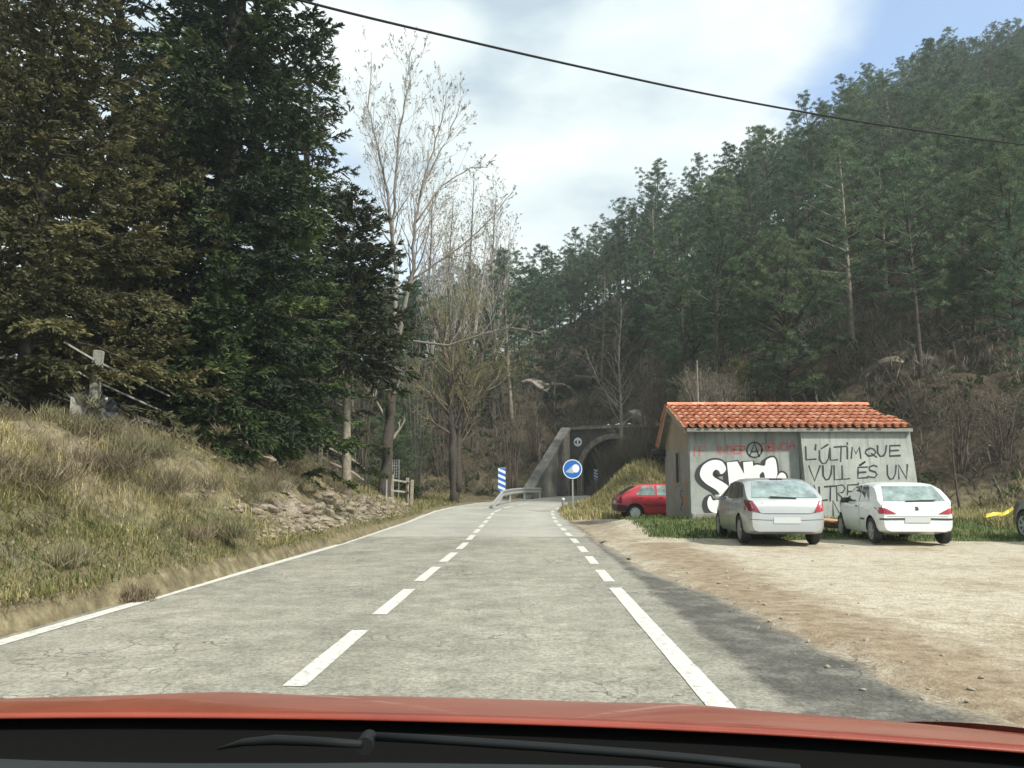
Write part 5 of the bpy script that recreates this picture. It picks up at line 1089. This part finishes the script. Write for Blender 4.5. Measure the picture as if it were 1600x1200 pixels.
for j, (x, y, z) in enumerate(far_c):
    a = random.uniform(0, 6.28); sc = random.uniform(.8, 1.1); ca_, sa_ = math.cos(a)*sc, math.sin(a)*sc; FF.append(F_+len(V_)*j)
    VV.append(np.stack([V_[:, 0]*ca_-V_[:, 1]*sa_+x, V_[:, 0]*sa_+V_[:, 1]*ca_+y, V_[:, 2]*sc+z-.2], -1)); TT_.append(np.clip(T_*random.uniform(.6, 1.2), 0, 1))
if far_c: tag(link('far_wood', npmesh('far_wood', np.concatenate(VV), np.concatenate(FF), M['pine'], tint=np.concatenate(TT_))), 'farthest pines closing the top of the wooded hillside', None, None, 'stuff')
for p, used in PROTO+NEARP:
    if not used:
        for c in list(p.children): bpy.data.objects.remove(c)
        bpy.data.objects.remove(p)

# ------------------------------------------------------------------ undergrowth, grass (uncountable)
def scatter(n, xr, yr, keep, seed):
    rs = np.random.RandomState(seed); x = rs.uniform(*xr, n); y = rs.uniform(*yr, n); k = keep(x, y, rs); x, y = x[k], y[k]; return x, y, ground_z(x, y), rs
def blades(name, x, y, z, rs, hmin, hmax, w, mat_, tfun, lean=.5, label=None, per=1):
    x, y, z = [np.repeat(a, per) for a in (x, y, z)]; n = len(x); x = x+rs.randn(n)*.05*(per > 1); y = y+rs.randn(n)*.05*(per > 1)
    h = rs.uniform(hmin, hmax, n); a = rs.uniform(0, 6.283, n); le = np.abs(rs.randn(n))*lean
    C = np.stack([x, y, z-.03], -1); D = np.stack([np.cos(a)*le, np.sin(a)*le, np.ones(n)], -1); D = unit(D); wv = np.stack([-np.sin(a), np.cos(a), np.zeros(n)], -1)*w/2*rs.uniform(.6, 1.4, (n, 1))
    mid = C+D*(h*.55)[:, None]; tip = C+D*h[:, None]+np.stack([np.cos(a), np.sin(a), -np.ones(n)*.5], -1)*(h*le*.35)[:, None]
    V = np.stack([C-wv, C+wv, mid+wv*.8, tip, mid-wv*.8], 1).reshape(-1, 3); i = np.arange(n)*5
    t = tfun(x, y, n, rs); me = npmesh(name, V, [np.stack([i, i+1, i+2, i+4], -1), np.stack([i+4, i+2, i+3], -1)], mat_, tint=np.repeat(t, 5)); tag(link(name, me), label, None, None, 'stuff')
bl = lambda x, y: -road_b(x, y)
def tb(x, y, n, rs): return np.clip(.42+2.0*fbm(x*.6, y*.6, 51, 4)+.22*sst(11, 5, y)+.25*sst(-4.9, -5.8, x)*sst(12, 8, y)+rs.randn(n)*.18, 0, 1)
def keepL(x, y, rs): d = bl(x, y); return (d > 3.02) & ~((y > 16) & (d < 4.35) & (rs.rand(len(x)) < .85)) & (d < 8.5) & (rs.rand(len(x)) < np.clip(sst(-.16, .16, fbm(x*.9, y*.9, 44, 5)*1.3+.04+.25*(x < -5.2)*(y < 10)), .06, 1)) & (rs.rand(len(x)) < np.clip((9/np.maximum(y, 3))**1.0, .12, 1))
x, y, z, rs = scatter(120000, (-13, -3.9), (3.5, 30), keepL, 1)
blades('dry_grass', x, y, z, rs, .04, .22, .009, M['grass'], tb, .95, 'dry straw-coloured grass covering the left roadside bank', per=3)
x, y, z, rs = scatter(26000, (-12, -3.0), (28, 58), lambda x, y, rs: (bl(x, y) > 3.1) & (rs.rand(len(x)) < .6), 2)
blades('dry_grass', x, y, z, rs, .10, .32, .03, M['grass'], lambda x, y, n, rs: np.clip(.42+fbm(x*.4, y*.4, 5, 3)+rs.randn(n)*.15, 0, 1), .5, 'dry grass on the far verge and clearing around the poplars')
x, y, z, rs = scatter(42000, (2, 14), (31, 56), lambda x, y, rs: (road_b(x, y) > 3.0), 3)
blades('dry_grass', x, y, z, rs, .14, .45, .035, M['grass'], lambda x, y, n, rs: np.clip(.66+fbm(x*.5, y*.5, 7, 3)+rs.randn(n)*.15, 0, 1), .55, 'dry yellow grass on the mound between the blue sign and the red car')
def keepG(x, y, rs): return (y > 19.3+fbm(x*.5, y*.5, 2)*2.0+rs.rand(len(x))*.8) & (y < 26.5) & ~((x > 5.4) & (x < 12.1) & (y > 24.1))
x, y, z, rs = scatter(42000, (3.4, 30), (19, 27), keepG, 4)
blades('green_grass', x, y, z, rs, .06, .20, .02, M['grass_green'], lambda x, y, n, rs: np.clip(.42+fbm(x*.9, y*.9, 9, 3)*1.3+rs.randn(n)*.15+.45*sst(13, 17, x), 0, 1), .5, 'short green grass around the shed and behind the parked cars')
x, y, z, rs = scatter(30000, (13, 40), (21, 30), lambda x, y, rs: y > 22, 14)
blades('dry_grass', x, y, z, rs, .15, .5, .03, M['grass'], lambda x, y, n, rs: np.clip(.6+fbm(x*.4, y*.4, 7, 3)+rs.randn(n)*.15, 0, 1), .5, 'dry grass at the foot of the slope right of the shed')
x, y, z, rs = scatter(9000, (-5, -3.9), (4, 34), lambda x, y, rs: (bl(x, y) > 3.0) & (bl(x, y) < 3.9) & (fbm(x*.8, y*.8, 61, 3) > -.02), 6)
blades('dry_grass', *scatter(9000, (-10, -4), (4, 14), lambda x, y, rs: (bl(x, y) > 3.6) & (fbm(x*.9, y*.9, 81, 3) > .06), 17), .18, .42, .010, M['grass'], lambda x, y, n, rs: np.clip(.75+rs.randn(n)*.15, 0, 1), .9, 'taller straw tufts on the near left bank', per=2)
blades('green_grass', x, y, z, rs, .05, .16, .014, M['grass_green'], lambda x, y, n, rs: np.clip(.4+rs.randn(n)*.2, 0, 1), .5, 'green grass tufts along the left road edge')
x, y, z, rs = scatter(60000, (-5.3, -3.8), (4, 36), lambda x, y, rs: (bl(x, y) > 2.98+.12*fbm(y*2, y*0)) & (bl(x, y) < np.where(y > 15, 3.3, 3.75)) & (rs.rand(len(x)) < np.clip(10/y, .15, 1)), 18)
blades('verge_grass', x, y, z, rs, .03, .12, .009, M['grass'], lambda x, y, n, rs: np.clip(.28+1.6*fbm(x*1.2, y*1.2, 13, 3)+rs.randn(n)*.2, 0, 1), .9, 'short trodden grass along the left road edge', per=2)
# brush on the hillside
def brush(name, n, xr, yr, keep, seed, h0, h1, w, label, per, mat_='under', tf=None):
    x, y, z, rs = scatter(n, xr, yr, keep, seed); x, y, z = [np.repeat(a, per) for a in (x, y, z)]; m = len(x); sp = np.repeat(rs.uniform(.5, 1, m//per), per)
    C = np.stack([x+rs.randn(m)*.3*sp, y+rs.randn(m)*.3*sp, z+rs.uniform(-.1, .5, m)*sp*h1], -1); D = rs.randn(m, 3)*np.array([.6, .6, .25])+np.array([0, 0, .9])
    t = np.clip(.45+.9*fbm(x*.25, y*.25, seed, 3)+rs.randn(m)*.15, 0, 1)
    V, Fq, T = simple_cards(C, D, rs.uniform(h0, h1, m)*sp, w*rs.uniform(.6, 1.3, m), rs, t); tag(link(name, npmesh(name, V, Fq, M[mat_], tint=T)), label, None, None, 'stuff')
onh = lambda x, y, rs: (hill(x, y) > .15) & (hill(x, y) < 22) & ((np.abs(road_b(x, y)) > 3.6) | (y > 62)) & (800+F*x/y > 380) & (800+F*x/y < 1680) & ~((np.abs(tun(x, y)[1]) < 3.4) & (tun(x, y)[0] < 0))
brush('brown_undergrowth', 11000, (-30, 60), (24, 95), onh, 71, .5, 1.3, .045, 'bare brown undergrowth covering the lower hillside', 16)
brush('leafy_undergrowth', 2600, (-30, 60), (26, 80), onh, 72, .25, .5, .13, 'low evergreen scrub scattered over the lower hillside', 22, 'leafbush')
brush('leaf_litter', 2600, (-26, -7.5), (17, 50), lambda x, y, rs: bl(x, y) > np.where(y < 30, 7.2, 4.5), 73, .3, .8, .04, 'bare brown brush under the conifers', 10)

for i, (px, py, Y, r, l) in enumerate(((972, 720, 48.0, 1.05, 'leafy green bush hiding the right side of the tunnel mouth'), (1010, 700, 46, 1.3, 'leafy bush on the slope between the tunnel and the shed'), (590, 690, 43, 1.5, 'dark evergreen bush behind the thick poplar trunk'), (625, 740, 46, 1.3, 'low evergreen bush behind the short fence end'))):
    rs = np.random.RandomState(700+i); x = at(px, py, Y).x; n = 4200; d = unit(rs.randn(n, 3)); q = unit(rs.randn(14, 3))*r*.55; ki = rs.randint(0, 14, n); C = q[ki]+d*r*.5*rs.rand(n)[:, None]**.5; C[:, 2] = np.abs(C[:, 2])*1.25
    V, Fq, T = simple_cards(C, d+np.array([0, 0, .5]), rs.uniform(.12, .26, n), rs.uniform(.05, .10, n), rs, np.clip(rs.rand(14)[ki]*.6+rs.rand(n)*.4, 0, 1))
    o = empty('leafy_bush', (x, Y, gz(x, Y)-.1), 0, l, 'bush'); link('foliage', npmesh('foliage', V, Fq, M['leafbush'], tint=T), o)
    m = MB(); [m.tube([(0, 0, -.2), tuple(v*.5), tuple(v*.9+Vector((0, 0, .2)))], [.05, .03, .01], 4) for v in [Vector(a) for a in np.abs(q[:6])*np.array([1, 1, 1.2])*np.sign(q[:6]+1e-6)**np.array([1, 1, 2])]]; m.build('stems', M['twig_dark'], o)
brush('weedy_litter', 3000, (-12, -3.9), (4, 33), lambda x, y, rs: (bl(x, y) > 3.15) & (bl(x, y) < 7.5) & ~((y > 15) & (bl(x, y) < 4.4)) & (rs.rand(len(x)) < sst(-.3, .2, fbm(x*.8, y*.8, 91, 4))), 75, .08, .30, .010, 'matted dead weeds and bramble on the left roadside bank', 22, 'weed')
def ontop(x, y, rs): a, c_ = tun(x, y); return (a > .1) & (a < 2.4) & (np.abs(c_) < 5)
rs = np.random.RandomState(41); n = 3400; c_ = rs.uniform(.9, 4.6, n); zq = rs.uniform(.2, 5.0, n); kp = (c_ > 1.2+.5*np.abs(zq-3.2)*(zq < 3.2)) ; c_, zq = c_[kp], zq[kp]; n = len(c_)
C = np.stack([TC.x-TT.x*rs.uniform(.1, .9, n)+TNR.x*c_, TC.y-TT.y*rs.uniform(.1, .9, n)+TNR.y*c_, .8+zq], -1); V, Fq, T = simple_cards(C, rs.randn(n, 3)*np.array([.6, .6, .5])+np.array([0, 0, -.5]), rs.uniform(.3, 1.0, n), np.full(n, .035), rs, rs.rand(n)*.7)
b0_ = tl(-.5, 2.8, .8); tag(link('climbing_scrub', npmesh('climbing_scrub', V-np.array(b0_), Fq, M['under'], tint=T), None, b0_), 'dry climbing scrub hanging over the right side of the tunnel arch', 'climber')
brush('ivy', 900, (1, 14), (54, 68), ontop, 74, .3, .9, .06, 'tangled scrub hanging over the top of the tunnel portal', 14)
# ------------------------------------------------------------------ shrubs on the bank
def twiggy(seed, h, n, col):
    rs = np.random.RandomState(seed); a = rs.uniform(0, 6.283, n); le = rs.uniform(.1, 1.1, n); q = rs.randn(6, 2)*h*.55; ki = rs.randint(0, 6, n); C = np.stack([q[ki, 0]+rs.randn(n)*h*.2, q[ki, 1]+rs.randn(n)*h*.2, rs.uniform(-.08, .25, n)*h*rs.uniform(.4, 1, 6)[ki]], -1); D = np.stack([np.cos(a)*le, np.sin(a)*le, np.ones(n)], -1)+rs.randn(n, 3)*.2
    return simple_cards(C, D, h*rs.uniform(.3, .8, n), np.full(n, .010+.006*(h > 1)), rs, np.clip(rs.rand(n)*.7+.1, 0, 1))
for i, (px, Y, h, l) in enumerate(((968, 48.5, 2.6, 'bare brushy thicket in front of the right half of the tunnel mouth'), (992, 47.5, 2.9, 'tall bare thicket between the tunnel mouth and the slim bare tree'), (1018, 45.5, 2.6, 'bare thicket just left of the shed gable'), (948, 50.5, 1.5, 'low bare scrub at the lower right of the tunnel mouth'))):
    x = at(px, 600, Y).x; V, Fq, T = twiggy(480+i, h, 2600, None); V[:, :2] *= .8; o = tag(link('bare_thicket', npmesh('bare_thicket', V, Fq, M['under'], tint=T), None, (x, Y, gz(x, Y))), l, 'bush')
BL = [(212, 672, 12.6, .55, 'grey twiggy weed clump just below the pale concrete post'), (170, 690, 11.4, .5, 'dry twiggy bush below the left part of the bank wall'), (260, 705, 12.6, .6, 'reddish brown twiggy bush in the middle of the bank top'), (395, 745, 17.0, .6, 'dark grey bush beside the pale boulders'), (440, 735, 19.2, .65, 'low grey bush above the loose stones'), (120, 780, 8.6, .32, 'dry brown weed clump low on the bank at left'), (310, 770, 12.0, .35, 'grey weed clump halfway down the bank'), (215, 800, 9.2, .28, 'dead bracken clump in the lower bank'), (40, 700, 9.2, .6, 'pale dry grass clump at the left edge'), (520, 770, 24, .55, 'grey bush below the wooden fence'), (350, 800, 13.0, .4, 'small dead weed beside the loose stones')]
for i, (px, py, Y, h, l) in enumerate(BL):
    x = at(px, py, Y).x; V, Fq, T = twiggy(400+i, h, 900, None); o = tag(link('dry_bush', npmesh('dry_bush', V, Fq, M['weed'], tint=T), None, (x, Y, gz(x, Y))), l, 'bush')

WV = [npmesh('weed_clump', *(lambda q: (q[0], q[1]))(twiggy(440+k, .5, 420, None)), M['weed'], tint=twiggy(440+k, .5, 420, None)[2]) for k in range(5)]
rd = random.Random(8)
for i in range(70):
    Y = rd.uniform(6, 27); d = rd.uniform(3.5, 6.6); x = float(road_c(Y))-d; o = link('weed_clump', WV[i % 5], None, (x, Y, gz(x, Y)-.03)); s_ = rd.uniform(.4, 1.0); o.scale = (s_*rd.uniform(.9, 1.5), s_*rd.uniform(.9, 1.5), s_*.8); o.rotation_euler = (rd.uniform(-.2, .2), .35, rd.uniform(0, 6)); tag(o, 'dry grey-brown weed clump on the slope of the left bank', 'weed', 'weed clumps on the left bank')
# ------------------------------------------------------------------ stones
def rock_me(seed, mat_, sub_=2, flat_=.7):
    bm = bmesh.new(); bmesh.ops.create_icosphere(bm, subdivisions=sub_, radius=.5); rd = random.Random(seed); ps = [Vector((rd.gauss(0, 1), rd.gauss(0, 1), rd.gauss(0, 1))).normalized() for _ in range(9)]; ds = [rd.uniform(.26, .46) for _ in ps]
    for v in bm.verts:
        for p, d in zip(ps, ds):
            e_ = v.co.dot(p)-d
            if e_ > 0: v.co -= p*e_*.92
        v.co.z *= flat_; v.co += Vector((rd.gauss(0, .012), rd.gauss(0, .012), rd.gauss(0, .012)))
    me = bpy.data.meshes.new('stone'); bm.to_mesh(me); bm.free(); me.materials.append(M[mat_]); return me
M['rock_light'] = P('pale_gravel_stone', (.26, .225, .175), .9, col2=(.44, .40, .33), scale=5, bump=.6, bscale=14)
RK = [rock_me(k, 'rock') for k in range(6)]; RKL = [rock_me(40+k, 'rock_light') for k in range(4)]; RKD = [rock_me(20+k, 'rock_dark', 3) for k in range(3)]
def stone(me, x, y, s, label, group, name='stone', sink=.25):
    o = link(name, me, None, (x, y, gz(x, y)+s*(.35-sink))); o.scale = (s*random.uniform(.8, 1.4), s*random.uniform(.7, 1.1), s*random.uniform(.6, 1.0)); o.rotation_euler = (random.uniform(-.4, .4), random.uniform(-.4, .4), random.uniform(0, 6)); return tag(o, label, 'stone', group)
rd = random.Random(3)
for i in range(140):
    Y = rd.uniform(15, 34); d = 3.22+rd.random()**1.3*.95; x = float(road_c(Y))-d
    stone(RK[i % 6], x, Y, rd.uniform(.15, .40)*(.8+.3*(d > 3.5)), 'loose pale stone tumbled along the foot of the left bank', 'loose stones at the foot of the bank')
for i in range(60):
    Y = rd.uniform(6, 24); d = rd.uniform(3.4, 6.4); stone(RK[i % 6], float(road_c(Y))-d, Y, rd.uniform(.08, .25), 'stone half buried in the grass of the left bank', 'stones scattered up the bank')
for (px, py, Y, s, l) in ((385, 728, 19.5, .95, 'large pale boulder on top of the bank below the fir'), (365, 738, 19.0, .6, 'squarish pale boulder left of the largest one on the bank top'), (412, 735, 20.0, .6, 'pale boulder right of the largest one on the bank top'), (442, 795, 19.0, .5, 'upright pale stone above the loose stones')):
    x = at(px, py, Y).x; stone(RK[int(px) % 6], x, Y, s, l, None, 'boulder', .1)
for (px, py, Y, s, l) in ((1395, 592, 38, 1.5, 'pale rock outcrop highest on the bare slope right of the shed'), (1440, 612, 38, .9, 'broad dark rock ledge on the slope right of the shed'), (1385, 620, 35, 1.0, 'small rock ledge just above the right end of the shed roof'), (865, 628, 70, 4.0, 'reddish rock face above the tunnel coping'), (835, 640, 68, 3.0, 'broken rock face left above the tunnel coping'), (905, 640, 72, 3.2, 'rock outcrop above the tunnel arch'), (1000, 640, 60, 2.4, 'rock on the slope behind the slim bare tree')):
    x = at(px, py, Y).x; stone(RKD[int(px) % 3] if px != 1395 else RK[2], x, Y, s, l, None, 'rock_outcrop', .34)
b = at(1298, 828, 21.6); stone(rock_me(77, 'plaster_brown', 2, .5), b.x, 21.6, .75, 'flat orange-brown stone on the grass between the silver and the white car', None, 'boulder', .0).data.materials[0] = P('terracotta_stone', (.35, .17, .09), .9, col2=(.45, .26, .16), scale=5)
for i in range(18):
    Y = rd.uniform(4.5, 18); x = rd.uniform(2.7, 12)
    stone(RKL[i % 4], x, Y, rd.uniform(.025, .075), 'small stone lying on the dirt lot', 'small stones on the dirt lot', sink=.2)
for i in range(64):
    Y = rd.uniform(4.3, 13)**1.0; x = float(road_c(Y))+rd.uniform(3.5, 4.9); stone(RKL[i % 4], x, Y, rd.uniform(.015, .06), 'small stone along the ragged asphalt edge', 'small stones along the asphalt edge', sink=.2)
VV, FF = [], []; nv = 0; rs = np.random.RandomState(4)
for i in range(520):
    me_ = RK[i % 6]; v = np.array([q.co for q in me_.vertices]); f = np.array([tuple(q.vertices) for q in me_.polygons]); Y = rs.uniform(14, 35); d = 3.15+rs.rand()**1.5*1.2; x = float(road_c(Y))-d; s_ = rs.uniform(.04, .14); a = rs.uniform(0, 6.28); ca_, sa_ = math.cos(a), math.sin(a)
    VV.append(np.stack([(v[:, 0]*ca_-v[:, 1]*sa_)*s_*1.3+x, (v[:, 0]*sa_+v[:, 1]*ca_)*s_+Y, v[:, 2]*s_+gz(x, Y)+s_*.1], -1)); FF.append(f+nv); nv += len(v)
tag(link('rubble', npmesh('rubble', np.concatenate(VV), np.concatenate(FF), M['rock'])), 'small stony rubble at the foot of the left bank', None, None, 'stuff')
# black plastic bag caught on the wall
bgp = at(161, 645, 15.35); m = MB(); rs2 = random.Random(9); bm = bmesh.new(); bmesh.ops.create_icosphere(bm, subdivisions=3, radius=.5)
for v in bm.verts: v.co = Vector((v.co.x*.55, v.co.y*.45, v.co.z*.62))*(1+rs2.uniform(-.16, .16))
me = bpy.data.meshes.new('plastic_bag'); bm.to_mesh(me); bm.free(); me.materials.append(P('black_bag', (.02, .022, .027), .3)); tag(link('plastic_bag', me, None, bgp), 'crumpled black plastic bag at the foot of the pale railing post', 'bag')
# yellow tape in the grass
pts = [at(1540, 806, 22.3), at(1552, 803, 22.4), at(1565, 804, 22.5), at(1576, 799, 22.6), at(1582, 794, 22.6)]
m = MB(); vs = []
for i, p in enumerate(pts): zz = max(p.z, gz(p.x, p.y)+.10); vs += [Vector((p.x, p.y, zz-.05)), Vector((p.x+.02, p.y+.04*(i % 2), zz+.05))]
m.add(vs, [(2*i, 2*i+1, 2*i+3, 2*i+2) for i in range(4)]); o = m.build('tape', P('yellow_tape', (.62, .50, .06), .5)); tag(o, 'strip of yellow tape lying in the grass behind the dark car', 'tape'); sm = o.modifiers.new('s', 'SOLIDIFY'); sm.thickness = .004

# ------------------------------------------------------------------ cables
def cable(a, b, sag, rad, label, n=40):
    a, b = Vector(a), Vector(b); pts = []
    for i in range(n+1): t = i/n; p = a.lerp(b, t); p.z -= sag*4*t*(1-t); pts.append(p)
    m = MB(); m.tube(pts, rad, 8); tag(m.build('overhead_cable', M['cable'], smooth=True), label, 'cable')
def thru(p1, p2, e1, e2): d = p2-p1; return p1-d*e1, p2+d*e2
a, b = at(490, 3, 9.5), at(1600, 226, 21.0); 
def cable_px(pp, rad, label):
    P3 = [at(*q) for q in pp]; pts = []
    for i in range(len(P3)-1):
        p0, p1, p2, p3 = P3[max(i-1, 0)], P3[i], P3[i+1], P3[min(i+2, len(P3)-1)]
        for k in range(8): t = k/8; pts.append(.5*((2*p1)+(p2-p0)*t+(2*p0-5*p1+4*p2-p3)*t*t+(3*p1-p0-3*p2+p3)*t**3))
    pts.append(P3[-1]); m = MB(); m.tube(pts, rad, 8); tag(m.build('overhead_cable', M['cable'], smooth=True), label, 'cable')
cable_px([(250, -62, 8.2), (490, 6, 9.0), (700, 57, 9.8), (900, 103, 10.7), (1100, 146, 11.7), (1290, 181, 12.8), (1450, 206, 14.0), (1600, 226, 15.2), (1900, 262, 18)], .016, 'thick dark overhead cable crossing the sky from upper left to right')
cable_px([(1120, 583, 30), (1250, 562, 30), (1400, 541, 30), (1600, 503, 30), (1800, 460, 30)], .016, 'thin overhead wire sloping across the hillside above the shed roof')
pp = at(1089, 565, 33); g0 = gz(pp.x, 33); o = empty('mast', (pp.x, 33, g0), 0, 'thin pale pole rising behind the left end of the shed ridge', 'pole')
m = MB(); m.tube([(pp.x, 33, g0-.3), (pp.x, 33, pp.z)], .025, 8); into(m.build('shaft', M['concrete']), o)
m = MB(); m.lathe([(.03, pp.z-.02), (.03, pp.z+.03), (.01, pp.z+.05)], (pp.x, 33, 0), 'Z', 8); into(m.build('cap', M['concrete']), o)
# ------------------------------------------------------------------ air
m = MB(); m.box((40, 88, 70), (420, 220, 148)); hz_ = m.build('haze', (lambda mt: mt)(bpy.data.materials.new('haze_air'))); tag(hz_, None, None, None, 'stuff')
hm = hz_.data.materials[0]; hm.use_nodes = True; hn = hm.node_tree; hn.nodes.clear(); ho = hn.nodes.new('ShaderNodeOutputMaterial'); pv = hn.nodes.new('ShaderNodeVolumePrincipled')
pv.inputs['Color'].default_value = (.80, .90, .93, 1); pv.inputs['Density'].default_value = .0008; pv.inputs['Anisotropy'].default_value = .25; hn.links.new(pv.outputs[0], ho.inputs['Volume'])
SC.cycles.volume_bounces = 0
